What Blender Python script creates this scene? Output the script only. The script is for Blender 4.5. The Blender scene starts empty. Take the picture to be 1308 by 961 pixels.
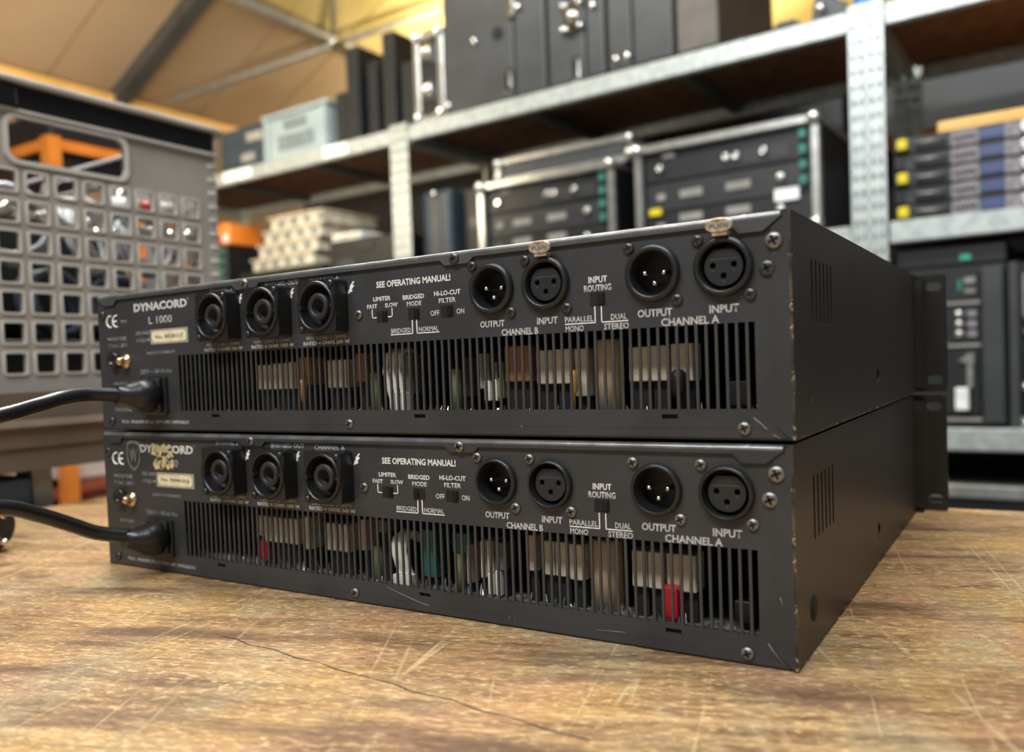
import bpy, math, random
from mathutils import Vector, Matrix
random.seed(7)
SC = bpy.context.scene
COL = SC.collection

# ------------------------------------------------------------------ camera
cam_d = bpy.data.cameras.new('camera'); cam = bpy.data.objects.new('camera', cam_d); COL.objects.link(cam)
R_ = Vector((0.83904166, 0.54273317, -0.03807629)); F_ = Vector((-0.5439092, 0.83842774, -0.03466565)); U_ = R_.cross(F_)
cam.matrix_world = Matrix(((R_.x, U_.x, -F_.x, 0.51276), (R_.y, U_.y, -F_.y, -0.32725), (R_.z, U_.z, -F_.z, 0.12069), (0, 0, 0, 1)))
cam_d.sensor_width = 36; cam_d.lens = 29.894; cam_d.shift_x = 0.02188; cam_d.shift_y = 0.01713
cam_d.clip_start = 0.01
cam_d.dof.use_dof = True; cam_d.dof.focus_distance = 0.40; cam_d.dof.aperture_fstop = 7.2
SC.camera = cam
# ------------------------------------------------------------------ world, lamps, exposure
w = bpy.data.worlds.new('world'); SC.world = w; w.use_nodes = True
w.node_tree.nodes['Background'].inputs[0].default_value = (0.97, 0.98, 1.0, 1)
w.node_tree.nodes['Background'].inputs[1].default_value = 0.22
SC.view_settings.view_transform = 'Standard'; SC.view_settings.look = 'None'
SC.view_settings.gamma = 1.0; SC.view_settings.use_curve_mapping = False
SC.view_settings.exposure = 0.25

def lamp(name, loc, target, sx, sy, power, color):
    d = bpy.data.lights.new(name, 'AREA'); d.shape = 'RECTANGLE'; d.size = sx; d.size_y = sy
    d.energy = power; d.color = color
    o = bpy.data.objects.new(name, d); COL.objects.link(o); o.location = loc
    o.rotation_euler = (Vector(target) - Vector(loc)).to_track_quat('-Z', 'Y').to_euler()
lamp('hall_area_light', (0.2, -1.5, 2.3), (0.1, 0.1, 0.0), 2.4, 0.35, 75, (0.97, 0.99, 1.0))
lamp('hall_area_light', (-1.4, 0.9, 2.6), (-1.2, 1.4, 0.0), 2.4, 0.35, 74, (1.0, 0.95, 0.86))
lamp('hall_area_light', (0.25, 0.25, 2.6), (0.5, 1.6, 0.4), 2.4, 0.35, 54, (0.96, 1.0, 0.96))
lamp('hall_area_light', (-1.0, 5.2, 1.9), (-1.8, 6.0, 3.2), 3.0, 0.6, 230, (1.0, 0.86, 0.56))  # unseen area light aimed up to brighten the far roof
lamp('hall_area_light', (-2.4, 1.2, 0.9), (-3.2, 3.0, 2.3), 1.6, 0.4, 26, (1.0, 0.86, 0.62))  # unseen area light aimed up to brighten the left eave

# ------------------------------------------------------------------ materials
def mat(name, color, rough=0.5, metal=0.0, color2=None, nscale=20.0, mix=(0.4, 0.6), bump=0.0, bscale=200.0,
        stretch=(1, 1, 1), chips=None, chip_scale=60.0, chip_at=0.7, emit=None, estr=0.0, coat=0.0, spec=None, alpha=None):
    m = bpy.data.materials.new(name); m.use_nodes = True
    nt = m.node_tree; N = nt.nodes; L = nt.links
    b = N['Principled BSDF']
    b.inputs['Base Color'].default_value = (*color, 1); b.inputs['Roughness'].default_value = rough
    b.inputs['Metallic'].default_value = metal; b.inputs['Coat Weight'].default_value = coat
    if spec is not None: b.inputs['Specular IOR Level'].default_value = spec
    tc = N.new('ShaderNodeTexCoord'); mp = N.new('ShaderNodeMapping'); L.new(tc.outputs['Object'], mp.inputs[0])
    mp.inputs['Scale'].default_value = stretch
    out = None
    c2 = color2 or tuple(c * 0.8 for c in color)
    n = N.new('ShaderNodeTexNoise'); n.inputs['Scale'].default_value = nscale; n.inputs['Detail'].default_value = 4
    L.new(mp.outputs[0], n.inputs['Vector'])
    r = N.new('ShaderNodeMapRange'); r.inputs[1].default_value = mix[0]; r.inputs[2].default_value = mix[1]
    L.new(n.outputs[0], r.inputs[0])
    x = N.new('ShaderNodeMix'); x.data_type = 'RGBA'; x.inputs[6].default_value = (*color, 1); x.inputs[7].default_value = (*c2, 1)
    L.new(r.outputs[0], x.inputs[0]); out = x.outputs[2]
    if chips:
        n2 = N.new('ShaderNodeTexNoise'); n2.inputs['Scale'].default_value = chip_scale; n2.inputs['Detail'].default_value = 6
        n2.inputs['Roughness'].default_value = 0.7
        L.new(tc.outputs['Object'], n2.inputs['Vector'])
        r2 = N.new('ShaderNodeMapRange'); r2.inputs[1].default_value = chip_at; r2.inputs[2].default_value = chip_at + 0.03
        L.new(n2.outputs[0], r2.inputs[0])
        x2 = N.new('ShaderNodeMix'); x2.data_type = 'RGBA'; x2.inputs[7].default_value = (*chips, 1)
        L.new(r2.outputs[0], x2.inputs[0]); L.new(out, x2.inputs[6]); out = x2.outputs[2]
    L.new(out, b.inputs['Base Color'])
    if bump:
        n3 = N.new('ShaderNodeTexNoise'); n3.inputs['Scale'].default_value = bscale; n3.inputs['Detail'].default_value = 3
        L.new(mp.outputs[0], n3.inputs['Vector'])
        bp = N.new('ShaderNodeBump'); bp.inputs['Strength'].default_value = bump; bp.inputs['Distance'].default_value = 0.001
        L.new(n3.outputs[0], bp.inputs['Height']); L.new(bp.outputs[0], b.inputs['Normal'])
    if emit:
        b.inputs['Emission Color'].default_value = (*emit, 1); b.inputs['Emission Strength'].default_value = estr
    if alpha is not None: b.inputs['Alpha'].default_value = alpha
    return m

def table_mat():
    m = bpy.data.materials.new('worn_plywood'); m.use_nodes = True
    nt = m.node_tree; N = nt.nodes; L = nt.links; b = N['Principled BSDF']
    tc = N.new('ShaderNodeTexCoord')
    def mapping(rot, sc):
        mp = N.new('ShaderNodeMapping'); mp.vector_type = 'TEXTURE'
        mp.inputs['Rotation'].default_value = (0, 0, math.radians(rot)); mp.inputs['Scale'].default_value = sc
        L.new(tc.outputs['Object'], mp.inputs[0]); return mp.outputs[0]
    def noise(v, s, d=5, ro=0.6, dist=0.0):
        n = N.new('ShaderNodeTexNoise'); n.inputs['Scale'].default_value = s; n.inputs['Detail'].default_value = d
        n.inputs['Roughness'].default_value = ro; n.inputs['Distortion'].default_value = dist; L.new(v, n.inputs['Vector']); return n.outputs[0]
    def rng(v, a, c):
        r = N.new('ShaderNodeMapRange'); r.inputs[1].default_value = a; r.inputs[2].default_value = c; L.new(v, r.inputs[0]); return r.outputs[0]
    def mix(f, a, c):
        x = N.new('ShaderNodeMix'); x.data_type = 'RGBA'
        if isinstance(a, tuple): x.inputs[6].default_value = (*a, 1)
        else: L.new(a, x.inputs[6])
        if isinstance(c, tuple): x.inputs[7].default_value = (*c, 1)
        else: L.new(c, x.inputs[7])
        L.new(f, x.inputs[0]); return x.outputs[2]
    def mul(a, k):
        q = N.new('ShaderNodeMath'); q.operation = 'MULTIPLY'; L.new(a, q.inputs[0])
        if isinstance(k, float): q.inputs[1].default_value = k
        else: L.new(k, q.inputs[1])
        return q.outputs[0]
    grain = noise(mapping(18, (1.0, 0.10, 1)), 14, 8, 0.72, 0.3)
    fine = noise(mapping(18, (0.45, 0.07, 1)), 45, 6, 0.8)
    c = mix(rng(grain, 0.34, 0.64), (0.135, 0.062, 0.026), (0.50, 0.310, 0.140))
    blotch = noise(mapping(30, (1, 0.6, 1)), 9, 4, 0.6)
    c = mix(mul(rng(blotch, 0.46, 0.68), 0.75), c, (0.53, 0.30, 0.085))
    b2 = noise(mapping(100, (1, 0.7, 1)), 13, 5, 0.65)
    c = mix(mul(rng(b2, 0.50, 0.66), 0.60), c, (0.38, 0.33, 0.20))
    pink = noise(mapping(60, (1, 0.8, 1)), 17, 4, 0.6)
    c = mix(mul(rng(pink, 0.50, 0.66), 0.55), c, (0.42, 0.20, 0.13))
    c = mix(mul(rng(fine, 0.50, 0.66), 0.80), c, (0.10, 0.05, 0.025))
    speck = noise(mapping(18, (1, 0.35, 1)), 170, 3, 0.7)
    c = mix(mul(rng(speck, 0.52, 0.66), 0.70), c, (0.80, 0.58, 0.28))
    speck2 = noise(mapping(18, (1, 0.3, 1)), 200, 3, 0.75)
    c = mix(mul(rng(speck2, 0.55, 0.68), 0.70), c, (0.09, 0.04, 0.02))
    # dark weathered patches away from the middle
    dark = noise(mapping(18, (1, 0.22, 1)), 5.5, 6, 0.7)
    c = mix(mul(rng(dark, 0.50, 0.64), 0.8), c, (0.085, 0.042, 0.024))
    # scratches: long thin ridges in three directions
    for ang, sc, lo, col, k in ((101, 30, 0.9865, (0.72, 0.55, 0.30), 0.50), (118, 20, 0.985, (0.66, 0.50, 0.29), 0.35),
                                (40, 18, 0.986, (0.60, 0.45, 0.26), 0.28), (-7, 7, 0.992, (0.05, 0.035, 0.03), 0.75)):
        n = noise(mapping(ang, (3.0, 0.10, 1)), sc * 0.10, 1, 0.4, 0.0)
        a1 = N.new('ShaderNodeMath'); a1.operation = 'SUBTRACT'; L.new(n, a1.inputs[0]); a1.inputs[1].default_value = 0.5
        a2 = N.new('ShaderNodeMath'); a2.operation = 'ABSOLUTE'; L.new(a1.outputs[0], a2.inputs[0])
        a3 = N.new('ShaderNodeMath'); a3.operation = 'SUBTRACT'; a3.inputs[0].default_value = 1.0; L.new(a2.outputs[0], a3.inputs[1])
        brk = noise(mapping(ang, (0.5, 0.5, 1)), 14, 2, 0.5)
        f = mul(mul(rng(a3.outputs[0], lo + 0.007, 0.9999), rng(brk, 0.46, 0.60)), k)
        c = mix(f, c, col)
    L.new(c, b.inputs['Base Color'])
    rr = N.new('ShaderNodeMapRange'); rr.inputs[3].default_value = 0.34; rr.inputs[4].default_value = 0.62
    L.new(grain, rr.inputs[0]); L.new(rr.outputs[0], b.inputs['Roughness'])
    bp = N.new('ShaderNodeBump'); bp.inputs['Strength'].default_value = 0.35; bp.inputs['Distance'].default_value = 0.0006
    ad = N.new('ShaderNodeMath'); ad.operation = 'ADD'; L.new(speck, ad.inputs[0]); L.new(grain, ad.inputs[1])
    L.new(ad.outputs[0], bp.inputs['Height']); L.new(bp.outputs[0], b.inputs['Normal'])
    return m

M = {
 'amp': mat('amp_paint', (0.037, 0.039, 0.041), 0.46, 0.0, (0.028, 0.030, 0.031), 30, bump=0.12, bscale=900, chips=(0.20, 0.19, 0.17), chip_scale=75, chip_at=0.745),
 'amp_lip': mat('amp_lip_pale', (0.090, 0.094, 0.094), 0.36, 0.2, (0.072, 0.075, 0.075), 30, chips=(0.75, 0.72, 0.66), chip_scale=120, chip_at=0.71),  # lip colour set paler than the panel
 'amp_roll': mat('amp_roll_highlight', (0.20, 0.205, 0.20), 0.30, 0.45, (0.13, 0.13, 0.13), 60, chips=(0.85, 0.83, 0.78), chip_scale=130, chip_at=0.66),  # overhead highlight put into this paler edge colour; chips are wear
 'amp_side': mat('amp_side_shaded', (0.017, 0.014, 0.012), 0.42, 0.0, (0.012, 0.010, 0.009), 12, bump=0.10, bscale=700, chips=(0.13, 0.085, 0.05), chip_scale=38, chip_at=0.725),  # shaded copy of the amp paint, the side's shade put into it
 'amp_edge': mat('amp_worn_edge', (0.10, 0.080, 0.058), 0.5, 0.3, (0.03, 0.026, 0.022), 90, chips=(0.60, 0.46, 0.30), chip_scale=150, chip_at=0.58),
 'inside': mat('amp_inside', (0.012, 0.012, 0.013), 0.8),
 'bar': mat('vent_bar_paint', (0.042, 0.044, 0.045), 0.5, 0, (0.034, 0.035, 0.036), 40, chips=(0.4, 0.38, 0.33), chip_scale=200, chip_at=0.72),
 'front': mat('amp_front', (0.018, 0.016, 0.014), 0.2, 0.0, (0.05, 0.045, 0.03), 22, mix=(0.55, 0.75)),
 'print': mat('white_print', (0.90, 0.90, 0.87), 0.6, 0, (0.74, 0.74, 0.72), 400, mix=(0.55, 0.7)),
 'print_dim': mat('faded_print', (0.66, 0.66, 0.63), 0.6, 0, (0.42, 0.42, 0.40), 300),
 'screw_dark': mat('black_screw', (0.085, 0.088, 0.085), 0.34, 0.5),
 'screw_grey': mat('grey_screw', (0.30, 0.285, 0.26), 0.38, 0.6, (0.18, 0.172, 0.155), 300),
 'recess_dark': mat('recess_black', (0.004, 0.004, 0.004), 0.8),  # black stands in for shade in screw crosses and slots
 'plastic': mat('black_plastic', (0.013, 0.013, 0.014), 0.32),
 'plastic_m': mat('black_plastic_matt', (0.020, 0.021, 0.022), 0.5, bump=0.05, bscale=800),
 'ring': mat('socket_ring', (0.015, 0.017, 0.018), 0.34),
 'cup': mat('socket_cup', (0.004, 0.004, 0.004), 0.5),
 'insert': mat('socket_insert', (0.018, 0.019, 0.020), 0.42),
 'pin': mat('silver_pin', (0.82, 0.78, 0.66), 0.25, 1.0),
 'brass': mat('brass', (0.75, 0.56, 0.32), 0.3, 1.0),
 'tab': mat('worn_push_tab', (0.70, 0.60, 0.46), 0.40, 0.6, (0.42, 0.34, 0.24), 350, bump=0.3, bscale=500),
 'plate_silver': mat('label_border', (0.50, 0.47, 0.38), 0.45, 0.4),
 'plate_cream': mat('label_cream', (0.80, 0.74, 0.48), 0.6, 0, (0.68, 0.62, 0.38), 200),
 'ink': mat('label_ink', (0.16, 0.14, 0.10), 0.7),
 'shield': mat('grey_sticker', (0.16, 0.16, 0.155), 0.5, 0, (0.10, 0.10, 0.10), 200),
 'mark': mat('faint_moulding', (0.12, 0.12, 0.12), 0.5),
 'scuff': mat('bare_scuff', (0.26, 0.25, 0.23), 0.5, 0.3),
 'crackm': mat('dark_crack', (0.05, 0.035, 0.03), 0.8),
 'gold': mat('gold_sticker', (0.72, 0.62, 0.30), 0.55, 0.1, (0.48, 0.40, 0.16), 350),
 'cream': mat('cream_component', (0.66, 0.60, 0.47), 0.55, 0, (0.50, 0.45, 0.35), 60),
 'pinkish': mat('pinkish_component', (0.55, 0.40, 0.34), 0.5),
 'brown': mat('brown_component', (0.30, 0.13, 0.055), 0.45),
 'tan': mat('tan_capacitor', (0.55, 0.42, 0.25), 0.4, 0, (0.45, 0.40, 0.30), 30),
 'orange_c': mat('orange_component', (0.45, 0.22, 0.05), 0.35),
 'green_c': mat('olive_tube', (0.22, 0.26, 0.12), 0.45),
 'teal_c': mat('teal_component', (0.012, 0.13, 0.12), 0.4),
 'red_c': mat('red_component', (0.50, 0.008, 0.02), 0.35),
 'white_c': mat('white_component', (0.88, 0.86, 0.78), 0.5),
 'grey_c': mat('grey_component', (0.13, 0.13, 0.12), 0.5),
 'pcb': mat('circuit_board', (0.05, 0.055, 0.045), 0.6, 0, (0.20, 0.19, 0.17), 180),
 'solder': mat('solder', (0.75, 0.74, 0.70), 0.3, 1.0),
 'cable': mat('black_rubber', (0.014, 0.014, 0.016), 0.28, bump=0.02, bscale=300),
 'table': table_mat(),
 'table_edge': mat('table_edge', (0.20, 0.12, 0.06), 0.6, 0, (0.12, 0.07, 0.035), 30, stretch=(1, 1, 12)),
 'steel_leg': mat('steel_leg', (0.30, 0.30, 0.29), 0.45, 0.7),
 'crate': mat('grey_crate_plastic', (0.40, 0.375, 0.34), 0.40, 0, (0.36, 0.335, 0.305), 14, bump=0.03, bscale=300),
 'crate_rim': mat('crate_rim_highlight', (0.66, 0.64, 0.60), 0.25, 0, (0.58, 0.56, 0.52), 14),  # paler copy of the crate colour, rim highlights put into it
 'crate_blk': mat('crate_black_band', (0.010, 0.010, 0.012), 0.16),
 'bench': mat('grey_bench', (0.155, 0.125, 0.098), 0.5, 0, (0.125, 0.10, 0.08), 6),
 'bench_lt': mat('bench_edge', (0.34, 0.29, 0.25), 0.45),
 'navy': mat('dark_blue_panel', (0.030, 0.045, 0.060), 0.4),
 'orange': mat('orange_steel', (0.80, 0.24, 0.03), 0.4, 0, (0.70, 0.19, 0.025), 8),
 'galv': mat('galvanised_steel', (0.50, 0.54, 0.53), 0.42, 0.5, (0.39, 0.43, 0.43), 35),
 'chip': mat('chipboard', (0.20, 0.095, 0.050), 0.75, 0, (0.13, 0.062, 0.034), 25),
 'case': mat('black_case', (0.042, 0.046, 0.050), 0.42, 0, (0.034, 0.037, 0.040), 8, bump=0.06, bscale=400),
 'case_dk': mat('dark_case', (0.010, 0.011, 0.012), 0.45),
 'spk': mat('grey_brown_cabinet', (0.10, 0.088, 0.075), 0.55),
 'alu': mat('aluminium', (0.72, 0.72, 0.69), 0.3, 0.9, (0.58, 0.58, 0.55), 30),
 'chrome': mat('chrome', (0.9, 0.9, 0.88), 0.12, 1.0),
 'panel': mat('device_panel', (0.015, 0.017, 0.018), 0.4),
 'panel2': mat('device_panel_grey', (0.028, 0.030, 0.032), 0.4),
 'lab': mat('pale_label', (0.27, 0.26, 0.24), 0.6),
 'white': mat('white_label', (0.88, 0.90, 0.90), 0.5),
 'tealcon': mat('teal_connector', (0.035, 0.20, 0.16), 0.4),
 'yellow': mat('yellow_tag', (0.85, 0.70, 0.02), 0.4),
 'display': mat('blue_display', (0.05, 0.065, 0.13), 0.25, emit=(0.22, 0.30, 0.75), estr=0.10),
 'led': mat('green_led', (0.05, 0.35, 0.25), 0.4, emit=(0.1, 0.9, 0.6), estr=0.12),
 'mauve': mat('printed_panel', (0.16, 0.14, 0.16), 0.5, 0, (0.26, 0.24, 0.26), 90),
 'tote': mat('pale_blue_tote', (0.27, 0.335, 0.36), 0.4, 0, (0.23, 0.285, 0.31), 6),
 'tote_dk': mat('tote_shade', (0.14, 0.175, 0.19), 0.5),  # shaded copy of the tote colour, stands in for recess shade
 'cream_p': mat('cream_tray', (0.62, 0.57, 0.46), 0.45, 0, (0.44, 0.39, 0.30), 20),
 'roof': mat('roof_panel', (0.50, 0.365, 0.235), 0.6, 0, (0.45, 0.32, 0.20), 1.6),
 'roof2': mat('roof_panel_lit', (0.70, 0.56, 0.26), 0.6, 0, (0.56, 0.42, 0.15), 1.6),  # lit copy of the roof colour, stronger light put into it
 'seam': mat('roof_seam', (0.20, 0.12, 0.055), 0.7),
 'rafter': mat('grey_rafter', (0.10, 0.10, 0.095), 0.5, 0.2, (0.075, 0.075, 0.07), 5),
 'pipe': mat('pale_steel', (0.42, 0.40, 0.34), 0.45, 0.4),
 'eave': mat('bright_orange', (0.90, 0.54, 0.17), 0.5, 0, (0.82, 0.47, 0.13), 5),
 'wall': mat('ochre_wall', (0.60, 0.44, 0.18), 0.7, 0, (0.54, 0.39, 0.15), 1),
 'wallL': mat('brown_wall', (0.30, 0.20, 0.12), 0.7),
 'floor': mat('concrete_floor', (0.16, 0.15, 0.14), 0.6, 0, (0.12, 0.115, 0.11), 3),
 'bluetape': mat('blue_tape', (0.03, 0.18, 0.48), 0.45),
 'cableg': mat('grey_cable', (0.42, 0.43, 0.45), 0.4),
 'cablew': mat('white_cable', (0.80, 0.80, 0.82), 0.35),
 'cableb': mat('blue_grey_cable', (0.10, 0.13, 0.20), 0.4),
 'redc': mat('red_plastic', (0.65, 0.07, 0.04), 0.4),
 'maroon': mat('red_brown_rail', (0.34, 0.07, 0.03), 0.5),
 'pinkw': mat('pinkish_white', (0.70, 0.58, 0.52), 0.5),
}

# ------------------------------------------------------------------ mesh helpers
class MB:
    def __init__(s, k=1.0): s.v = []; s.f = []; s.mi = []; s.sm = []; s.k = k
    def add(s, vs, fs, m=0, smooth=False):
        o = len(s.v); s.v += [tuple(c * s.k for c in v) for v in vs]
        for f in fs: s.f.append([i + o for i in f]); s.mi.append(m); s.sm.append(smooth)
        return s
    def box(s, x0, x1, y0, y1, z0, z1, m=0):
        vs = [(x0, y0, z0), (x1, y0, z0), (x1, y1, z0), (x0, y1, z0), (x0, y0, z1), (x1, y0, z1), (x1, y1, z1), (x0, y1, z1)]
        return s.add(vs, [(0, 3, 2, 1), (4, 5, 6, 7), (0, 1, 5, 4), (1, 2, 6, 5), (2, 3, 7, 6), (3, 0, 4, 7)], m)
    def lathe(s, c, axis, prof, n=20, m=0, smooth=True, cap0=True, cap1=True):
        a = Vector(axis).normalized(); u = a.orthogonal().normalized(); w_ = a.cross(u); c = Vector(c)
        vs = []
        for r, t in prof:
            for i in range(n):
                th = 2 * math.pi * i / n
                vs.append(tuple(c + a * t + (u * math.cos(th) + w_ * math.sin(th)) * r))
        fs = []
        for j in range(len(prof) - 1):
            for i in range(n):
                k = (i + 1) % n; fs.append((j * n + i, j * n + k, (j + 1) * n + k, (j + 1) * n + i))
        s.add(vs, fs, m, smooth); o = len(s.v) - len(vs)
        if cap0: s.f.append([o + i for i in range(n)][::-1]); s.mi.append(m); s.sm.append(False)
        if cap1: s.f.append([o + (len(prof) - 1) * n + i for i in range(n)]); s.mi.append(m); s.sm.append(False)
        return s
    def cyl(s, p0, p1, r0, r1=None, n=14, m=0):
        p0 = Vector(p0); p1 = Vector(p1); r1 = r0 if r1 is None else r1
        return s.lathe(p0, p1 - p0, [(r0, 0), (r1, (p1 - p0).length)], n, m)
    def ball(s, c, r, n=10, m=0, sq=(1, 1, 1)):
        vs = []; fs = []
        for j in range(n // 2 + 1):
            ph = math.pi * j / (n // 2)
            for i in range(n):
                th = 2 * math.pi * i / n
                vs.append((c[0] + r * sq[0] * math.sin(ph) * math.cos(th), c[1] + r * sq[1] * math.sin(ph) * math.sin(th), c[2] + r * sq[2] * math.cos(ph)))
        for j in range(n // 2):
            for i in range(n):
                k = (i + 1) % n; fs.append((j * n + i, (j + 1) * n + i, (j + 1) * n + k, j * n + k))
        return s.add(vs, fs, m, True)
    def tube(s, path, r, n=10, m=0, closed=False):
        P = [Vector(p) for p in path]; N_ = len(P); vs = []; ref = None
        for i, p in enumerate(P):
            a = P[(i + 1) % N_] if (closed or i < N_ - 1) else p
            b = P[i - 1] if (closed or i > 0) else p
            t = (a - b).normalized()
            if ref is None: ref = t.orthogonal().normalized()
            ref = (ref - t * ref.dot(t)).normalized(); w_ = t.cross(ref)
            rr = r[i] if isinstance(r, list) else r
            for q in range(n):
                th = 2 * math.pi * q / n; vs.append(tuple(p + (ref * math.cos(th) + w_ * math.sin(th)) * rr))
        fs = []
        for i in range(N_ if closed else N_ - 1):
            for q in range(n):
                k = (q + 1) % n; j = (i + 1) % N_; fs.append((i * n + q, i * n + k, j * n + k, j * n + q))
        s.add(vs, fs, m, True)
        if not closed:
            o = len(s.v) - len(vs)
            s.f.append([o + q for q in range(n)][::-1]); s.mi.append(m); s.sm.append(False)
            s.f.append([o + (N_ - 1) * n + q for q in range(n)]); s.mi.append(m); s.sm.append(False)
        return s
    def prism(s, poly, y0, y1, m=0):      # poly in x,z ; extruded along y
        n = len(poly); vs = [(x, y0, z) for x, z in poly] + [(x, y1, z) for x, z in poly]
        fs = [tuple(range(n)), tuple(range(2 * n - 1, n - 1, -1))] + [(i, i + n, (i + 1) % n + n, (i + 1) % n) for i in range(n)]
        return s.add(vs, fs, m)
    def mesh(s, name, mats):
        me = bpy.data.meshes.new(name); me.from_pydata(s.v, [], s.f)
        for m in (mats if isinstance(mats, (list, tuple)) else [mats]): me.materials.append(M[m])
        me.polygons.foreach_set('material_index', s.mi); me.polygons.foreach_set('use_smooth', s.sm); me.update(); return me
    def build(s, name, mats, parent=None, loc=(0, 0, 0), bevel=0, seg=1, rot=None):
        return put(s.mesh(name, mats), name, parent, loc, bevel, seg, rot)

def put(me, name, parent=None, loc=(0, 0, 0), bevel=0, seg=1, rot=None):
    o = bpy.data.objects.new(name, me); COL.objects.link(o); o.location = loc
    if rot: o.rotation_euler = rot
    if parent: o.parent = parent
    if bevel:
        b = o.modifiers.new('bevel', 'BEVEL'); b.width = bevel; b.segments = seg; b.limit_method = 'ANGLE'; b.angle_limit = math.radians(40)
    return o
def empty(name, loc=(0, 0, 0), rz=0):
    o = bpy.data.objects.new(name, None); COL.objects.link(o); o.location = loc; o.rotation_euler = (0, 0, rz); o.empty_display_size = 0.05; return o
def tag(o, label, cat, group=None):
    o['label'] = label; o['category'] = cat
    if group: o['group'] = group
    return o
def boxes(name, mt, parent, L_, k=1.0, loc=(0, 0, 0), bevel=0):
    for b_ in L_: MB(k).box(*b_).build(name, mt, parent, loc, bevel)
def struct(o): o['kind'] = 'structure'; return o
def curve_mesh(cu, k=1.0):
    ob = bpy.data.objects.new('tmp', cu); COL.objects.link(ob)
    dg = bpy.context.evaluated_depsgraph_get()
    me = bpy.data.meshes.new_from_object(ob.evaluated_get(dg))
    bpy.data.objects.remove(ob); bpy.data.curves.remove(cu); return me
def plate(outline, holes, thick, mt, k=1.0, smooth=False):   # 2-D plate in x,z, front face at y=-thick/2
    cu = bpy.data.curves.new('plate', 'CURVE'); cu.dimensions = '2D'; cu.fill_mode = 'BOTH'; cu.extrude = thick / 2 * k
    for ring in [outline] + holes:
        sp = cu.splines.new('POLY'); sp.points.add(len(ring) - 1); sp.use_cyclic_u = True
        for p, q in zip(sp.points, ring): p.co = (q[0] * k, q[1] * k, 0, 1)
    me = curve_mesh(cu); me.transform(Matrix.Rotation(math.pi / 2, 4, 'X')); me.materials.clear(); me.materials.append(M[mt]); return me
def circ(x, z, r, n=28): return [(x + r * math.cos(2 * math.pi * i / n), z + r * math.sin(2 * math.pi * i / n)) for i in range(n)]
def rect(x0, x1, z0, z1): return [(x0, z0), (x1, z0), (x1, z1), (x0, z1)]
def rrect(x0, x1, z0, z1, r, n=4):
    out = []
    for cx, cz, a in ((x1 - r, z0 + r, -90), (x1 - r, z1 - r, 0), (x0 + r, z1 - r, 90), (x0 + r, z0 + r, 180)):
        for i in range(n + 1):
            t = math.radians(a + 90 * i / n); out.append((cx + r * math.cos(t), cz + r * math.sin(t)))
    return out
TXT = {}
def text(s, x0, x1, zc, h, parent, mt='print', bold=0.0, y=-0.0006, k=0.001, name='lettering'):
    key = (s, bold)
    if key not in TXT:
        cu = bpy.data.curves.new('t', 'FONT'); cu.body = s; cu.size = 1; cu.resolution_u = 2; cu.extrude = 0.0; cu.offset = bold; cu.fill_mode = 'FRONT'
        me = curve_mesh(cu)
        xs = [v.co.x for v in me.vertices]; ys = [v.co.y for v in me.vertices]
        TXT[key] = (me, min(xs), max(xs), min(ys), max(ys))
    me, a, b, c, d = TXT[key]
    sx = (x1 - x0) / (b - a); sz = h / (d - c)
    m2 = me.copy(); m2.name = name
    m2.transform(Matrix(((sx * k, 0, 0, (x0 - a * sx) * k), (0, 0, -1, y), (0, sz * k, 0, (zc - h / 2 - c * sz) * k), (0, 0, 0, 1))))
    m2.materials.clear(); m2.materials.append(M[mt]); return put(m2, name, parent)

# ------------------------------------------------------------------ the setting
struct(MB().box(-4.5, 6, -3.5, 9.5, -0.95, -0.9).build('floor', 'floor'))
struct(MB().box(-4.0, -3.9, -3.5, 9.5, -0.9, 1.68).build('wall_left', 'wallL'))
struct(MB().box(-4.5, 6, 9.3, 9.5, -0.9, 4.6).build('wall_back', 'wall'))
SL = 0.52
def roof(x): return 1.72 + SL * (x + 3.87)
ceil = struct(MB().prism([(-4.0, roof(-4.0) + .06), (1.5, roof(1.5) + .06), (6, roof(1.5) - 2.2 + .06), (6, roof(1.5) - 2.2 + .12), (1.5, roof(1.5) + .12), (-4.0, roof(-4.0) + .12)], -3.5, 9.5).build('ceiling', 'seam'))
PX = [-4.0, -3.06, -1.6, 1.5]
for i in range(len(PX) - 1):
    for j in range(20):
        y0 = 1.30 + 0.482 * (j - 3); x0, x1 = PX[i] + .006, PX[i + 1] - .006
        MB().prism([(x0, roof(x0) + .025), (x1, roof(x1) + .025), (x1, roof(x1) + .058), (x0, roof(x0) + .058)], y0 + .006, y0 + .476).build('panel', 'roof' if i == 0 else 'roof2', ceil)
MB().prism([(-3.9, roof(-3.9) - .06), (1.4, roof(1.4) - .06), (1.4, roof(1.4) + .022), (-3.9, roof(-3.9) + .022)], 2.62, 2.71).build('rafter', 'rafter', ceil)
MB().prism([(-3.9, roof(-3.9) - .06), (1.4, roof(1.4) - .06), (1.4, roof(1.4) + .022), (-3.9, roof(-3.9) + .022)], 5.5, 5.59).build('rafter', 'rafter', ceil)
MB().cyl((-3.06, 0, roof(-3.06) - .02), (-3.06, 9.2, roof(-3.06) - .02), .03).build('purlin', 'pipe', ceil)
MB().cyl((-3.76, 2.95, roof(-3.76) - .03), (-2.2, 4.35, roof(-2.2) - .09), .022).build('brace', 'pipe', ceil)
MB().cyl((-2.72, 3.25, roof(-2.72) + .02), (-3.06, 3.585, roof(-3.06) - .02), .016).build('hanger_rod', 'pipe', ceil)
MB().ball((-3.055, 3.585, roof(-3.06) - .035), .042).cyl((-3.12, 3.56, roof(-3.06) - .05), (-2.99, 3.61, roof(-3.06) - .04), .02).build('clamp', 'chrome', ceil)
tr = struct(MB().box(-3.9, -3.84, -1.0, 9.2, 1.665, 1.715).build('trim_1', 'eave'))  # bright orange strip where the roof meets the wall

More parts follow.
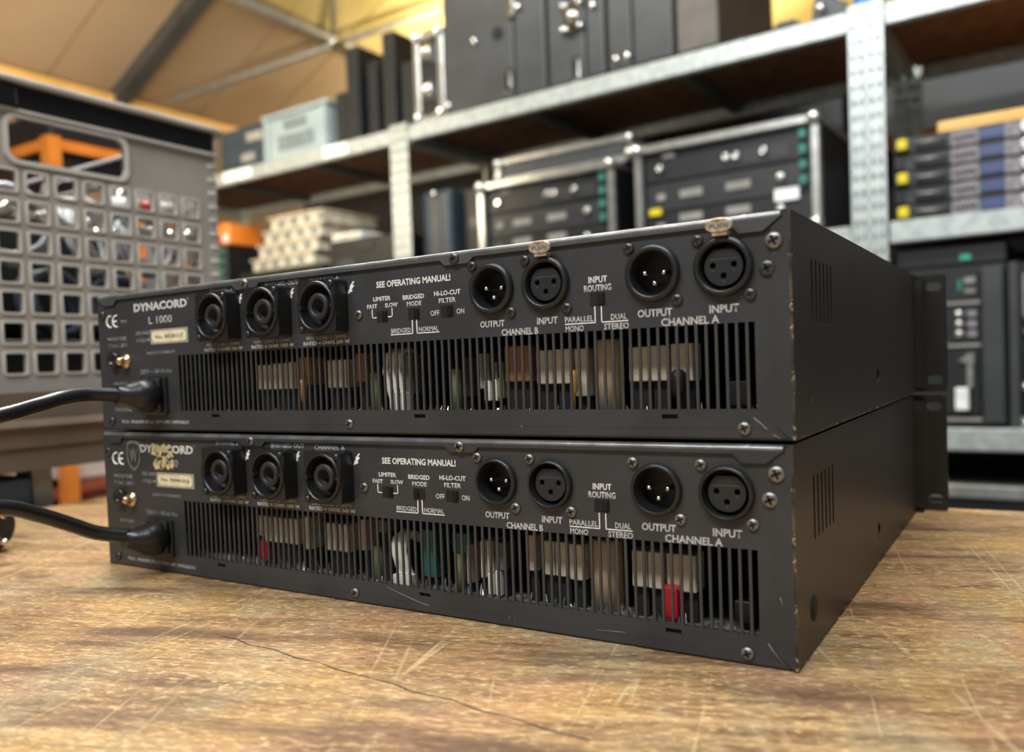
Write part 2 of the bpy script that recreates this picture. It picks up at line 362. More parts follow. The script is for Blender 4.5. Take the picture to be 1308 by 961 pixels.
# ------------------------------------------------------------------ workbench with the worn wooden top
wb = tag(empty('workbench', (0.3, -0.1, -0.9), math.radians(1.5)), 'wooden workbench with a scratched and worn plywood top under the two amplifiers', 'table')
tt = MB().box(-.585, .60, -.50, .487, .862, .8998).build('tabletop', 'table', wb, bevel=.002)
tt.data.materials.append(M['table_edge'])
cp = []
for i in range(15):
    t = i / 14; cp.append((.189 + .20 * t - .3 + .002 * math.sin(i * 1.9), -.067 - .024 * t + .1 + .0012 * math.sin(i * 2.7), .8998))
MB().tube(cp, [.00012 + .0003 * abs(math.sin(i * 1.3)) for i in range(15)], 5).build('crack', 'crackm', wb)
for sx in (-.54, .50):
    for sy in (-.45, .43): MB().box(sx, sx + .05, sy, sy + .05 if sy < 0 else sy + .05, 0, .861).build('leg', 'steel_leg', wb)
boxes('apron', 'steel_leg', wb, [(-.489, .499, -.44, -.41, .78, .861), (-.489, .499, .44, .47, .78, .861)])

# ------------------------------------------------------------------ power amplifiers
W, D, H = 436.0, 374.2, 86.1
K = 0.001
MESH = {}
def shared(key, fn):
    if key not in MESH: MESH[key] = fn()
    return MESH[key]
def screw_mesh(r, mt):
    def f():
        b = MB(K).lathe((0, 0, 0), (0, -1, 0), [(r, 0), (r, .5), (r * .86, 1.0), (r * .5, 1.35), (0.01, 1.45)], 16, 0, True, True, False)
        t = math.radians(random.uniform(0, 90)); 
        for a in (0, math.pi / 2):
            c, s_ = math.cos(.4 + a), math.sin(.4 + a); L_, w_ = r * .62, r * .17
            pts = [(c * L_ - s_ * w_, s_ * L_ + c * w_), (-c * L_ - s_ * w_, -s_ * L_ + c * w_), (-c * L_ + s_ * w_, -s_ * L_ - c * w_), (c * L_ + s_ * w_, s_ * L_ - c * w_)]
            b.prism(pts, -1.50, -.6, 1)  # black cross laid on the head in place of recess shade
        return b.mesh('screw', [mt, 'recess_dark'])
    return shared(('screw', r, mt), f)

def xlr_male(parent, x, z, upper):
    ro = 11.6 if upper else 10.9
    o = put(shared(('xm', upper), lambda: MB(K).lathe((0, 0, 0), (0, -1, 0), [(ro, -.3), (ro, 1.6), (ro - .6, 2.6), (ro - 1.6, 3.0), (9.2, 2.6), (8.9, 1.6), (8.7, -9)], 36, 0, True, False, False)
             .lathe((0, 0, 0), (0, -1, 0), [(8.7, -9.0), (0.01, -9.0)], 30, 1, False, False, False).mesh('output_socket', ['ring', 'cup'])), 'output_socket', parent, (x * K, -.0006, z * K))
    for dx, dz in ((-4.1, .3), (4.1, .1), (0, -4.0)):
        put(shared('pin', lambda: MB(K).lathe((0, 0, 0), (0, -1, 0), [(1.15, -9), (1.15, -2.0), (.9, -1.2), (.4, -.9), (.01, -.85)], 12, 0, True, False, False).mesh('pin', 'pin')), 'pin', o, (dx * K, 0, dz * K))
    return o
def xlr_female(parent, x, z, upper):
    ro = 11.6 if upper else 10.9
    o = put(shared(('xf', upper), lambda: MB(K).lathe((0, 0, 0), (0, -1, 0), [(ro, -.3), (ro, 1.8), (ro - .7, 2.8), (ro - 1.5, 3.1), (9.4, 2.7), (9.0, 1.2), (9.0, -8)], 36, 0, True, False, False)
             .lathe((0, 0, 0), (0, -1, 0), [(9.0, -8), (.01, -8)], 30, 1, False, False, False).mesh('input_socket', ['ring', 'cup'])), 'input_socket', parent, (x * K, -.0006, z * K))
    def ins():
        n = 40; ring = []
        for i in range(n):
            t = 2 * math.pi * i / n; px, pz = 7.5 * math.cos(t), 7.5 * math.sin(t); ring.append((px, min(pz, 6.6)))
        me = plate(ring, [circ(-4.1, .6, 1.25, 12), circ(4.1, .6, 1.25, 12), circ(0, -3.5, 1.25, 12)], 8, 'insert', K); return me
    q = put(shared('xins', ins), 'insert', o, (0, .0036, 0))
    boxes('moulded_mark', 'mark', o, [(-5.6, 5.6, -.5, -.38, 2.8, 2.95), (-.1, .1, -.5, -.38, -6.2, -4.9), (-4.18, -4.0, -.5, -.38, -2.0, -.8), (4.0, 4.18, -.5, -.38, -2.0, -.8)], K)
    MB(K).cyl((0, 3.4, .6), (0, 3.0, .6), 6.4, n=20).build('contact_well', 'recess_dark', o)
    if upper:
        t = MB(K)
        ring = [(5.3 * math.copysign(abs(math.cos(a)) ** .8, math.cos(a)), 2.75 * math.copysign(abs(math.sin(a)) ** .8, math.sin(a))) for a in [2 * math.pi * i / 28 for i in range(28)]]
        t.prism([(px, pz + 15.4) for px, pz in ring], -5.2, -3.6); t.box(-3, 3, -4.6, 0, 11.4, 13.0)
        tb = t.build('push_tab', 'tab', parent, (x * K, -.0006, z * K), bevel=.0004, seg=2); tb['label'] = 'worn brass coloured push tab'
        text('PUSH', x - 3.4, x + 3.4, z + 15.0, 1.7, parent, 'ink', .02, y=-.00595, name='tab_lettering')
        MB(K).box(-.9, .9, -5.35, -5.1, 16.6, 17.0).build('tab_mark', 'ink', parent, (x * K, -.0006, z * K))
    return o
def speakon(parent, x, z):
    def f():
        b = MB(K)
        b.add(*frame_ring(rrect(-13, 13, -13.6, 13.6, 2.2), -9.5, 0)); return b.mesh('speaker_socket', 'plastic_m')
    def body():
        me = plate(rrect(-13, 13, -13.6, 13.6, 2.2), [circ(0, 0, 11.0, 36)], 9.8, 'plastic', K); return me
    o = put(shared('sp', body), 'speaker_socket', parent, (x * K, -.0052, z * K))
    put(shared('spr', lambda: MB(K).lathe((0, 0, 0), (0, -1, 0), [(13.0, 4.8), (12.9, 5.6), (12.2, 6.4), (11.4, 6.2), (10.9, 5.0), (10.8, -4.6), (.01, -4.6)], 40, 0, True, False, False).mesh('bezel', 'plastic')), 'bezel', o)
    put(shared('spc', lambda: MB(K).lathe((0, 0, 0), (0, -1, 0), [(7.2, -4.5), (7.0, 3.6), (6.4, 4.4), (4.4, 4.4), (4.0, 3.6), (3.9, -3.0), (.01, -3.0)], 32, 0, True, False, False).mesh('core', 'plastic_m')), 'core', o)
    for q_, b_ in enumerate(((-12.8, -10.2, -5.6, 0, -1, 1), (10.2, 12.8, -5.9, 0, -.9, .9))): put(shared(('spn', q_), lambda: MB(K).box(*b_).mesh('key', 'plastic_m')), 'key', o)
    for dx, dz in ((-10.6, -11.2), (10.6, 11.2)): put(screw_mesh(1.5, 'screw_dark'), 'screw', o, (dx * K, -.0049, dz * K))
    return o
def frame_ring(r, a, b): return ([], [])
def switch(parent, x, z, side):
    o = MB(K).box(-3.5, 3.5, -.25, 0, -2.7, 2.7).build('slide_switch', 'recess_dark', parent, (x * K, -.0006, z * K))
    s = MB(K); x0 = -3.0 if side < 0 else .2
    s.box(x0, x0 + 2.8, -.9, -.25, -2.1, 2.1)
    for i in range(3): s.box(x0 + .4 + i * .8, x0 + .7 + i * .8, -1.1, -.85, -1.9, 1.9)
    s.build('slider', 'cup', o)
def bolt_mark(parent, x, z):
    MB(K).prism([(-.6, .6), (1.5, 2.9), (2.5, 2.9), (.9, 1.0), (2.4, 1.0), (.4, -1.2), (1.1, -1.9), (-2.2, -3.2), (-1.1, -.6), (-.6, -1.2)][::-1], -.12, 0).build('warning_mark', 'print', parent, (x * K, -.0006, z * K))

# inner components: kind, x0, x1, z0, z1, material (front at y = 22 mm)
IN_TOP = [('box', 132.2, 143.9, 23.3, 37.4, 'cream'), ('box', 144.7, 155.5, 23.3, 37.9, 'cream'), ('box', 156.1, 163.8, 23.3, 38.4, 'cream'), ('box', 165.3, 175.9, 25.2, 40.8, 'orange_c'),
 ('bulb', 170.6, 175.9, 16.5, 29.1, 'orange_c'), ('box', 188.6, 195.0, 23.3, 38.4, 'cream'), ('box', 195.8, 201.7, 23.3, 38.4, 'cream'), ('box', 209.0, 214.8, 26.2, 41.3, 'brown'),
 ('cyl', 216.7, 223.1, 16.5, 31.1, 'green_c'), ('wire', 229.4, 242.0, 20.4, 42.2, 'white_c'), ('box', 240.0, 246.4, 19.4, 39.8, 'grey_c'), ('feet', 236.2, 246.5, 14.1, 20.4, 'white_c'),
 ('cyl', 269.2, 274.7, 15.0, 31.5, 'green_c'), ('box', 277.2, 278.9, 17.3, 36.9, 'grey_c'), ('box', 286.3, 287.6, 21.3, 38.4, 'white_c'), ('box', 289.8, 292.9, 25.2, 38.3, 'grey_c'),
 ('box', 289.6, 292.8, 15.3, 25.2, 'white_c'), ('box', 293.9, 296.7, 15.3, 25.7, 'white_c'), ('box', 294.1, 299.8, 25.7, 34.0, 'grey_c'), ('box', 297.2, 300.3, 16.5, 34.0, 'green_c'),
 ('box', 301.7, 316.2, 24.3, 41.1, 'brown'), ('box', 318.7, 327.1, 22.8, 38.4, 'cream'), ('box', 327.9, 337.0, 22.8, 38.6, 'cream'), ('box', 338.5, 344.6, 17.0, 38.4, 'cream'),
 ('bulb', 338.4, 342.0, 18.0, 29.1, 'orange_c'), ('cyl', 346.7, 358.6, 16.1, 42.3, 'tan'), ('box', 364.4, 373.1, 23.1, 37.9, 'cream'), ('box', 373.7, 381.5, 23.1, 38.2, 'cream'),
 ('box', 383.4, 392.7, 22.8, 38.6, 'cream'), ('bulb', 384.2, 391.0, 15.5, 28.1, 'case_dk'), ('box', 407.1, 414.9, 12.6, 22.3, 'case_dk')]
IN_BOT = [('box', 127.5, 139.3, 22.9, 37.5, 'cream'), ('box', 140.0, 150.9, 22.9, 37.5, 'cream'), ('box', 151.5, 161.6, 22.9, 37.5, 'cream'), ('box', 165.3, 170.6, 20.9, 39.4, 'cream'), ('box', 129.1, 135.4, 12.2, 26.3, 'red_c'),
 ('box', 183.0, 191.7, 21.9, 37.1, 'cream'), ('box', 192.5, 200.1, 21.9, 37.1, 'cream'), ('box', 207.1, 212.5, 23.9, 40.7, 'pinkish'), ('cyl', 215.0, 220.8, 11.2, 26.8, 'green_c'),
 ('box', 219.5, 226.5, 34.5, 41.3, 'grey_c'), ('wire', 231.1, 241.8, 18.0, 35.5, 'white_c'), ('feet', 234.7, 245.1, 10.3, 15.1, 'white_c'), ('box', 249.0, 258.1, 14.1, 38.4, 'teal_c'),
 ('cyl', 268.2, 274.1, 11.2, 28.3, 'green_c'), ('box', 268.2, 277.2, 28.4, 38.2, 'teal_c'), ('box', 276.6, 278.2, 13.2, 32.6, 'pinkish'), ('box', 285.0, 286.9, 17.1, 35.5, 'white_c'),
 ('box', 288.6, 292.0, 20.4, 35.9, 'cream'), ('box', 288.6, 291.8, 9.3, 20.2, 'white_c'), ('box', 293.1, 296.0, 9.3, 21.5, 'white_c'), ('box', 293.3, 298.6, 21.9, 35.5, 'grey_c'),
 ('box', 310.8, 316.4, 23.4, 40.4, 'pinkish'), ('box', 319.1, 325.8, 22.4, 38.4, 'cream'), ('box', 326.3, 333.0, 22.4, 38.4, 'cream'), ('box', 333.5, 340.7, 21.5, 38.0, 'cream'),
 ('cyl', 342.3, 356.4, 10.1, 40.8, 'tan'), ('box', 364.0, 370.8, 21.9, 37.8, 'cream'), ('box', 371.4, 378.2, 21.9, 37.8, 'cream'), ('box', 379.8, 385.5, 21.9, 37.8, 'cream'), ('box', 386.0, 392.6, 21.9, 37.8, 'cream'),
 ('red', 379.4, 386.4, 11.6, 24.8, 'red_c'), ('box', 408.3, 416.1, 12.2, 20.9, 'case_dk')]
NAMES = {'cream': 'resistor', 'brown': 'film_capacitor', 'pinkish': 'film_capacitor', 'orange_c': 'film_capacitor', 'teal_c': 'choke', 'red_c': 'film_capacitor', 'white_c': 'terminal', 'grey_c': 'relay', 'green_c': 'capacitor', 'case_dk': 'transistor', 'tan': 'capacitor'}
def component(amp, kind, x0, x1, z0, z1, mt):
    b = MB(K); y = 12.0; xc = (x0 + x1) / 2; r = (x1 - x0) / 2; nm = NAMES[mt]
    if kind == 'red': y = 6.5
    if kind in ('box', 'red'):
        b.box(x0, x1, y, y + 11, z0, z1)
        if z0 > 12: MB(K).box(x0 + .6, x1 - .6, y + 3, y + 9, 5, z0 - .02).build('mount', 'inside', amp)
    elif kind == 'cyl':
        b.lathe((xc, y + r, 5), (0, 0, 1), [(r, 0), (r, z1 - 6.2), (r * .9, z1 - 5.3), (.01, z1 - 5)], 18, 0, True, True, False)
    elif kind == 'bulb':
        y = 5.5; b.lathe((xc, y + r, 5), (0, 0, 1), [(.6, 0), (.6, z0 - 5), (r, z0 - 3), (r, z1 - 7), (r * .5, z1 - 5.4), (.01, z1 - 5)], 14, 0, True, True, False)
    elif kind == 'wire':
        nm = 'wire_loop'
        for i in range(3):
            xx = x0 + 2 + i * (x1 - x0 - 4) / 2
            b.tube([(xx + 3, y + 4, 5), (xx + 1.5, y - 1, z0), (xx - .5, y - 2, (z0 + z1) / 2), (xx, y - 1, z1 - 3), (xx + 1.5, y + 4, z1), (xx + 4, y + 12, z1 - 6)], 1.6, 8)
    elif kind == 'feet':
        y = 6.0
        for i in range(3): xx = x0 + i * (x1 - x0 - 2.6) / 2; b.box(xx, xx + 2.6, y, y + 6, 5, z1)
    b.build(nm, mt, amp, bevel=.0004 if kind in ('box', 'red') else 0)

def amplifier(z0, dx, upper, label):
    amp = tag(empty('power_amplifier', (dx * K, 0, z0)), label, 'amplifier', None)
    sc_d, sc_b = ('screw_dark', 'screw_grey') if upper else ('screw_grey', 'screw_dark')
    XM, XF = (304.2, 381.7), (332.3, 410.7); ZX = 67.2 if upper else 66.9
    SPK = (123.0, 163.4, 203.9); VX0, VX1, VZ0, VZ1 = 79.6, 421.9, 12.0, 45.3
    def panel():
        holes = [rect(VX0, VX1, VZ0, VZ1)] + [circ(x, 67, 9.6) for x in XM] + [circ(x, 67, 9.6) for x in XF] + [circ(x, 65.5, 11.4, 32) for x in SPK]
        holes += [rect(x - 3.4, x + 3.4, 8.2, 10.0) for x in (111.0, 260, 387)] + [circ(18.6, 44.9, 4.2, 18)]
        return plate(rect(1.2, W - 1.2, 1.0, H - 1.0), holes, 1.2, 'amp', K)
    rp = put(shared('rear', panel), 'rear_panel', amp)
    # grille: eighty five bars punched from the sheet
    bar = shared('bar', lambda: MB(K).box(-.58, .58, -.6, .3, VZ0 - .1, VZ1 + .1).mesh('vent_bar', 'bar'))
    for i in range(85): put(bar, 'vent_bar', rp, ((82.9 + 4.0 * i) * K, 0, 0))
    for x in (111.0, 260, 387): MB(K).box(x - 4, x + 4, .7, 1.5, 7.6, 10.6).build('slot_shade', 'recess_dark', rp)  # added dark sheet behind each slot, stands in for shade inside
    MB(K).box(VX0, VX1, .65, 2.2, VZ0 - 1.0, VZ0 - .1).build('vent_sill', 'amp_lip', rp)
    # cover : top sheet with folded lip, tabs, two sides
    lip = [(2.4, H - 1.9), (9.5, 79.2), (19.5, 79.2), (22.5, 82.4), (131.5, 82.4), (134.5, 79.7), (150.5, 79.7), (153.5, 82.4), (276.2, 82.4), (279.0, 79.8), (292.6, 79.8), (295.4, 82.4), (413.6, 82.4), (417.0, 78.8), (426.0, 78.8), (433.4, H - 1.9)]
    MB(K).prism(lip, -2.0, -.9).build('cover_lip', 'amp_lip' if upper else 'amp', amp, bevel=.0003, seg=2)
    MB(K).box(1, W - 1, -.05, D, H - 1, H - .02).build('top_cover', 'amp', amp)
    rl = MB(K)
    n_ = 8; arc = [(-2.05 + 2.0 * (1 - math.cos(math.pi / 2 * i / n_)), H - 2.0 + 2.02 * math.sin(math.pi / 2 * i / n_)) for i in range(n_ + 1)]
    vs = [(x, y, z) for x in (3.2, 432.6) for y, z in arc]; m_ = n_ + 1
    rl.add(vs, [(i, i + m_, i + m_ + 1, i + 1) for i in range(n_)], 0, True)
    rl.build('rolled_edge', 'amp_roll', amp)
    holes = []
    sx0 = 31.0
    for i in range(6): holes.append(rrect(sx0 + i * 7.4, sx0 + i * 7.4 + 3.0, 44.0, 70.5, 1.0, 2))
    holes += [circ(193.4, 18, 4.5, 18)]
    side = plate(rect(0, D, 0, H), holes, 1.0, 'amp_side', K)
    side.transform(Matrix.Rotation(math.pi / 2, 4, 'Z')); rs = put(side, 'side_panel', amp, ((W - .5) * K, 0, 0))
    MB(K).box(0, 1, 0, D, 0, H).build('side_panel', 'amp_side', amp)
    # folded rear edges of the sides, worn along the corner
    MB(K).prism([(429.0, 5.5), (434.8, .4), (435.9, .4), (435.9, H - .6), (433.9, H - 1.0), (429.0, 80.5)], -1.15, -.62).build('folded_edge', 'amp', rs, (-(W - .5) * K, 0, 0))
    MB(K).box(435.2, 436.15, -1.3, -.2, .2, H - .2).build('corner_edge', 'amp_edge', rs, (-(W - .5) * K, 0, 0))
    MB(K).box(435.3, 436.12, 0, D - .5, .05, .75).build('lower_edge', 'amp_edge', rs, (-(W - .5) * K, 0, 0))
    MB(K).lathe((435.9, 27, 17.4 if not upper else 15.6), (1, 0, 0), [(5.4 if not upper else 2.6, 0), (5.2 if not upper else 2.4, .45), (.01, .46)], 22, 0, True, False, False).build('side_screw', 'recess_dark' if not upper else 'amp_side', rs, (-(W - .5) * K, 0, 0))
    MB(K).box(1, W - 1, 0, D, 0, .9).prism([(3, .9), (W - 3, .9), (W - 9, 4.2), (9, 4.2)], -.95, -.62).build('bottom_plate', 'amp', amp)
    boxes('inner_wall', 'inside', amp, [(3, W - 3, 3, 4.2, 79, H - 1.2), (1.2, W - 1.2, 150, 152, 1, H - 1.2)], K)
    # front panel with rack ears
    fr = plate(rrect(-20.5, 456.0, .4, H - .4, 1.5, 2), [rrect(x - 5, x + 5, z - 3.2, z + 3.2, 3.1, 4) for x in (-12.5, 448.0) for z in (H - 9, 9)], 4.0, 'front', K)
    put(fr, 'front_panel', amp, (0, (D + 2.0) * K, 0))
    boxes('ear_bracket', 'front', amp, [(436.1, 441.5, D - 14, D - .05, 4, H - 4), (-5.5, -.1, D - 14, D - .05, 4, H - 4)], K)
    # printing on the panel
    T = lambda s, a, b, z, h, mt='print', bold=.018: text(s, a, b, z, h, rp, mt, bold)
    if upper:
        T('DYNACORD', 39.0, 90.4, 76.2, 5.2, bold=.045); T('R', 91.2, 92.0, 78.6, .9)
        T('L 1000', 53.3, 75.8, 67.7, 4.6, bold=.01)
    else:
        T('DYNACORD', 39.0, 90.4, 76.2, 5.2, bold=.045); T('R', 91.2, 92.0, 78.6, .9)
        T('L 1000', 53.3, 75.8, 67.7, 4.6, 'print_dim')
    ce = MB(K)
    for cx, a0, a1 in ((14.0, 70, 290), (20.4, 70, 290)):
        P = [(cx + 3.6 * math.cos(math.radians(a0 + (a1 - a0) * i / 14)), 0, 69.2 + 3.6 * math.sin(math.radians(a0 + (a1 - a0) * i / 14))) for i in range(15)]
        ce.tube([(p[0], -.65, p[2]) for p in P], .55, 6)
    ce.box(17.0, 20.8, -.75, -.6, 68.7, 69.7); ce.build('conformity_mark', 'print', rp)
    if upper: T('1994', 24.6, 31.0, 68.6, 2.0, 'print_dim')
    T('MAINS FUSE', 10.4, 30.0, 58.0, 2.3, 'print_dim'); T('T 10A L 250V', 10.6, 30.6, 53.6, 2.3, 'print_dim')
    T('SER.NO', 39.6, 53.5, 60.4, 2.2, 'print_dim'); T('112214', 40.2, 53.2, 56.0, 2.2, 'print_dim')
    lp = MB(K).box(54.6, 90.2, -.9, -.6, 52.8, 61.8).build('serial_plate', 'plate_silver', rp)
    MB(K).prism(rrect(56.2, 88.6, 53.9, 60.6, 2.2), -1.05, -.85).build('plate_field', 'plate_cream', amp)
    text('No. 4028117' if upper else 'No. 9008252J', 59.5, 86, 57.2, 2.4, amp, 'ink', .03, y=-.00110)
    T('MADE IN GERMANY', 49.5, 77.5, 47.8, 1.9, 'print_dim'); T('230V ~ 50-60 Hz', 42.4, 73.0, 36.4, 2.6, 'print_dim')
    T('GROUND', 14.4, 29.0, 29.4, 2.0, 'print_dim'); T('CIRCUIT', 28.0, 39.5, 24.0, 1.9, 'print_dim'); T('GROUND', 14.0, 33.0, 12.9, 2.1, 'print_dim')
    T('PULL POWER PLUG BEFORE OPENING', 21.0, 86.6, 5.0, 2.4, bold=.024)
    T('CHANNEL B', 111.0, 130.4, 81.1 if upper else 81.0, 2.0, 'print_dim'); T('BRIDGED OUT', 157.0, 182.6, 80.6, 2.4, 'print_dim'); T('CHANNEL A', 190.0, 211.6, 80.2, 2.4, 'print_dim')
    for cx, o_, r_, p_ in ((120.4, '2', '4', '500'), (160.5, '4', '8', '1000'), (200.6, '2', '4', '500')):
        T('MIN. LOAD %s OHMS' % o_, cx - 14.3, cx + 14.3, 50.1, 2.0, 'print_dim'); T('RATED %s OHMS %s W' % (r_, p_), cx - 16.4, cx + 16.4, 47.4, 2.1, bold=.03)
    for bx in ((136.0 if upper else 137.5), 176.6, 219.4): bolt_mark(rp, bx, 74.6)
    T('SEE OPERATING MANUAL!', 236.2, 281.4, 74.4, 3.2, bold=.024)
    T('LIMITER', 233.8, 244.9, 67.4, 2.1); T('FAST', 229.6, 236.2, 63.9, 2.1); T('SLOW', 241.2, 249.2, 63.9, 2.1)
    T('BRIDGED', 252.6, 265.6, 66.9, 2.2); T('MODE', 254.9, 263.8, 63.6, 2.2)
    T('HI-LO-CUT', 271.6, 286.8, 67.3, 2.3); T('FILTER', 274.2, 284.0, 63.8, 2.2); T('OFF', 268.9, 274.2, 58.2, 2.5); T('ON', 284.2, 288.6, 58.2, 2.5)
    T('BRIDGED', 244.4, 257.0, 51.0, 2.3); T('NORMAL', 261.6, 273.4, 51.0, 2.3)
    T('OUTPUT', 297.2, 310.2, 51.2, 3.0, bold=.024); T('INPUT', 327.2, 337.4, 51.0, 3.0, bold=.024); T('CHANNEL B', 308.6, 327.6, 47.0, 3.0, bold=.024)
    T('PARALLEL', 341.0, 354.6, 50.7, 2.4); T('MONO', 341.2, 349.8, 46.8, 2.6); T('DUAL', 362.6, 369.8, 50.7, 2.5); T('STEREO', 359.3, 370.6, 46.8, 2.6)
    T('INPUT', 352.8, 361.4, 66.8, 2.7); T('ROUTING', 350.6, 363.2, 63.3, 2.7)
    T('OUTPUT', 374.6, 389.4, 51.2, 3.2, bold=.024); T('INPUT', 404.6, 416.2, 51.0, 3.2, bold=.024); T('CHANNEL A', 384.6, 408.4, 47.1, 3.2, bold=.024)
    def seg(xa, xb, za, zb): MB(K).box(xa, xb, -.66, -.6, za, zb).build('printed_line', 'print', rp)
    seg(232.6, 233.0, 58.0, 62.4); seg(232.6, 235.6, 58.0, 58.4); seg(245.4, 245.8, 58.0, 62.4); seg(242.8, 245.8, 58.0, 58.4)
    seg(257.6, 258.1, 49.1, 55.8); seg(244.2, 258.1, 49.0, 49.4); seg(260.3, 260.8, 49.1, 55.8); seg(260.3, 273.8, 49.0, 49.4)
    seg(355.2, 355.6, 48.7, 55.6); seg(341.0, 355.6, 48.6, 49.0); seg(358.2, 358.6, 48.7, 55.6); seg(358.2, 370.4, 48.6, 49.0)
    # connectors
    for x in SPK: speakon(amp, x, 65.6)
    for x in XM: xlr_male(amp, x, ZX, upper)
    for x in XF: xlr_female(amp, x, ZX, upper)
    for x in XM + XF:
        for dx_, dz_ in ((-10.1, 11.2), (9.9, -11.2)): put(screw_mesh(2.4, sc_d), 'screw', amp, ((x + dx_) * K, -.0007, (67 + dz_ - (.6 if not upper else 0)) * K))
    for x, s_ in ((239.3, 1), (259.1, 1 if upper else -1), (278.9, 1), (356.8, 1)): switch(amp, x, 58.7, s_)
    for x, z, r, y, mt in ((224.2, 60.4, 2.4, -.0007, 'screw_grey'), (214.8, 5.0, 2.5, -.0007, 'screw_grey'), (285.0, 82.5, 2.7, -.0020, sc_d), (142.6, 82.6, 2.6, -.0020, 'screw_grey'),
                        (430.0, 75.1, 3.2, -.0012, 'screw_grey'), (427.2, 65.1, 3.1, -.0007, sc_d if not upper else 'screw_dark'), (417.2, 4.6, 2.6, -.0010, 'screw_grey'), (11.4, 5.6, 2.6, -.0010, 'screw_dark'), (6.2, 73.6, 2.8, -.0007, 'screw_dark')):
        put(screw_mesh(r, mt), 'screw', amp, (x * K, y, z * K))
    MB(K).lathe((18.6, -.6, 44.9), (0, -1, 0), [(5.4, -3), (5.4, 3), (4.6, 4), (3.2, 4), (3.0, 2.5), (.01, 2.5)], 22, 0, True, False, False).build('fuse_holder', 'plastic', amp)
    MB(K).lathe((28.6, -.6, 43.6), (0, -1, 0), [(4.6, 0), (4.6, 1.2), (2.9, 1.3), (2.9, 4.0), (2.5, 5.6), (1.4, 6.6), (.01, 6.9)], 18, 0, True, False, False).build('ground_terminal', 'brass', amp)
    MB(K).box(44.5, 69.0, -3.2, -.6, 9.6, 33.4).build('power_inlet', 'plastic', amp, bevel=.0015, seg=2)
    if not upper:
        sh = MB(K)
        ring = [(-6.2, 8.6), (0, 9.8), (6.2, 8.6), (7.2, 3), (6.8, -3), (4.4, -7.4), (0, -10), (-4.4, -7.4), (-6.8, -3), (-7.2, 3)]
        o = put(plate([(x * .98 + 32.6, z + 71.4) for x, z in ring][::-1], [[(x * .80 + 32.6, z * .80 + 71.4) for x, z in ring]], .3, 'shield', K), 'shield_sticker', amp, (0, -.0009, 0))
        o['label'] = 'worn grey shield sticker with a letter W'
        text('W', 28.2, 37.0, 71.6, 8.6, o, 'shield', .05, y=-.0002)
        random.seed(5); gs = MB(K)
        for i in range(60):
            x = random.uniform(51, 71.5); z = random.uniform(66.0, 78.6) if random.random() < .8 else random.uniform(63.8, 68); r = random.uniform(.7, 2.0)
            a0 = random.uniform(0, 6.28)
            gs.prism([(x + r * random.uniform(.6, 1.2) * math.cos(a0 - 6.283 * j / 6), z + r * random.uniform(.6, 1.2) * math.sin(a0 - 6.283 * j / 6)) for j in range(6)], -.78 - i * .001, -.66)
        g = gs.build('sticker_residue', 'gold', amp); g['label'] = 'flaking gold sticker over the lettering'
    if upper: SCR = [([(420.5, 8.6), (423.5, 6.2), (427.2, 2.6), (430.5, .8)], .28), ([(317, 5.0), (319, 2.2)], .15)]
    else: SCR = [([(236, 10.2), (246, 7.6), (258, 4.6), (276, 2.6), (298, 1.9)], .16), ([(308, 4.6), (309.2, 2.6)], .2), ([(311, 4.4), (312, 2.6)], .2), ([(352, 4.6), (360, 5.2), (366, 5.4)], .14), ([(425, 9.5), (427, 6.5), (431.5, 2.0)], .22), ([(430, 28), (431.4, 24)], .15)]
    for path, r_ in SCR: MB(K).tube([(x, -.62 if x < 428 else -1.15, z) for x, z in path], r_, 6).build('scratch', 'scuff', rp)
    # inside
    MB(K).box(4, W - 4, 5.2, 140, 6.8, 8.4).build('circuit_board', 'pcb', amp)
    random.seed(11 if upper else 12); so = MB(K)
    for i in range(230):
        x = random.uniform(86, 420); y = random.uniform(6, 22); h = random.uniform(1.5, 5.5)
        so.lathe((x, y, 8.4), (random.uniform(-.4, .4), random.uniform(-.4, .4), 1), [(random.uniform(.4, 1.0), 0), (.4, h * .6), (.1, h)], 5, 0, False, False, True)
    s = so.build('solder_joint', 'solder', amp); s['kind'] = 'stuff'
    hs = MB(K); hs.box(84, 425, 70, 74, 5, 40)
    for i in range(40): hs.box(86 + i * 8.4, 88.4 + i * 8.4, 40, 70, 5, 36)
    hs.build('heat_sink', 'inside', amp)
    for c in (IN_TOP if upper else IN_BOT): component(amp, *c)
    return amp
amplifier(H * K + .0016, 0.0, True, 'upper power amplifier of the stacked pair, brass push tabs above its input sockets')
amplifier(0.0, -1.2, False, 'lower power amplifier of the stacked pair, gold sticker residue and shield sticker on its panel')

# mains cables plugged into the amplifiers
def spline(P, n=6):
    P = [Vector(p) for p in P]; out = []
    for i in range(len(P) - 1):
        p0 = P[max(i - 1, 0)]; p1 = P[i]; p2 = P[i + 1]; p3 = P[min(i + 2, len(P) - 1)]
        for j in range(n):
            t = j / n; out.append(.5 * ((2 * p1) + (-p0 + p2) * t + (2 * p0 - 5 * p1 + 4 * p2 - p3) * t * t + (-p0 + 3 * p1 - 3 * p2 + p3) * t ** 3))
    return out + [P[-1]]
def mains(z, pts, label):
    t = tag(empty('mains_cable', (.056, 0, z)), label, 'cable', 'mains cables of the amplifiers')
    b = MB()
    b.tube([(0.001, -.0035, 0), (0.001, -.010, 0), (0, -.014, .0), (-.002, -.019, .001), (-.003, -.025, .0015)], [.0108, .0108, .0098, .0068, .0056], 16)
    b.build('plug', 'plastic', t)
    MB().box(-.0105, .0105, -.006, -.0034, -.0105, .0105).build('plug_collar', 'plastic_m', t, bevel=.002, seg=2)
    MB().tube(spline([(x - .056, y, zz - z) for x, y, zz in pts]), .0043, 14).build('cord', 'cable', t)
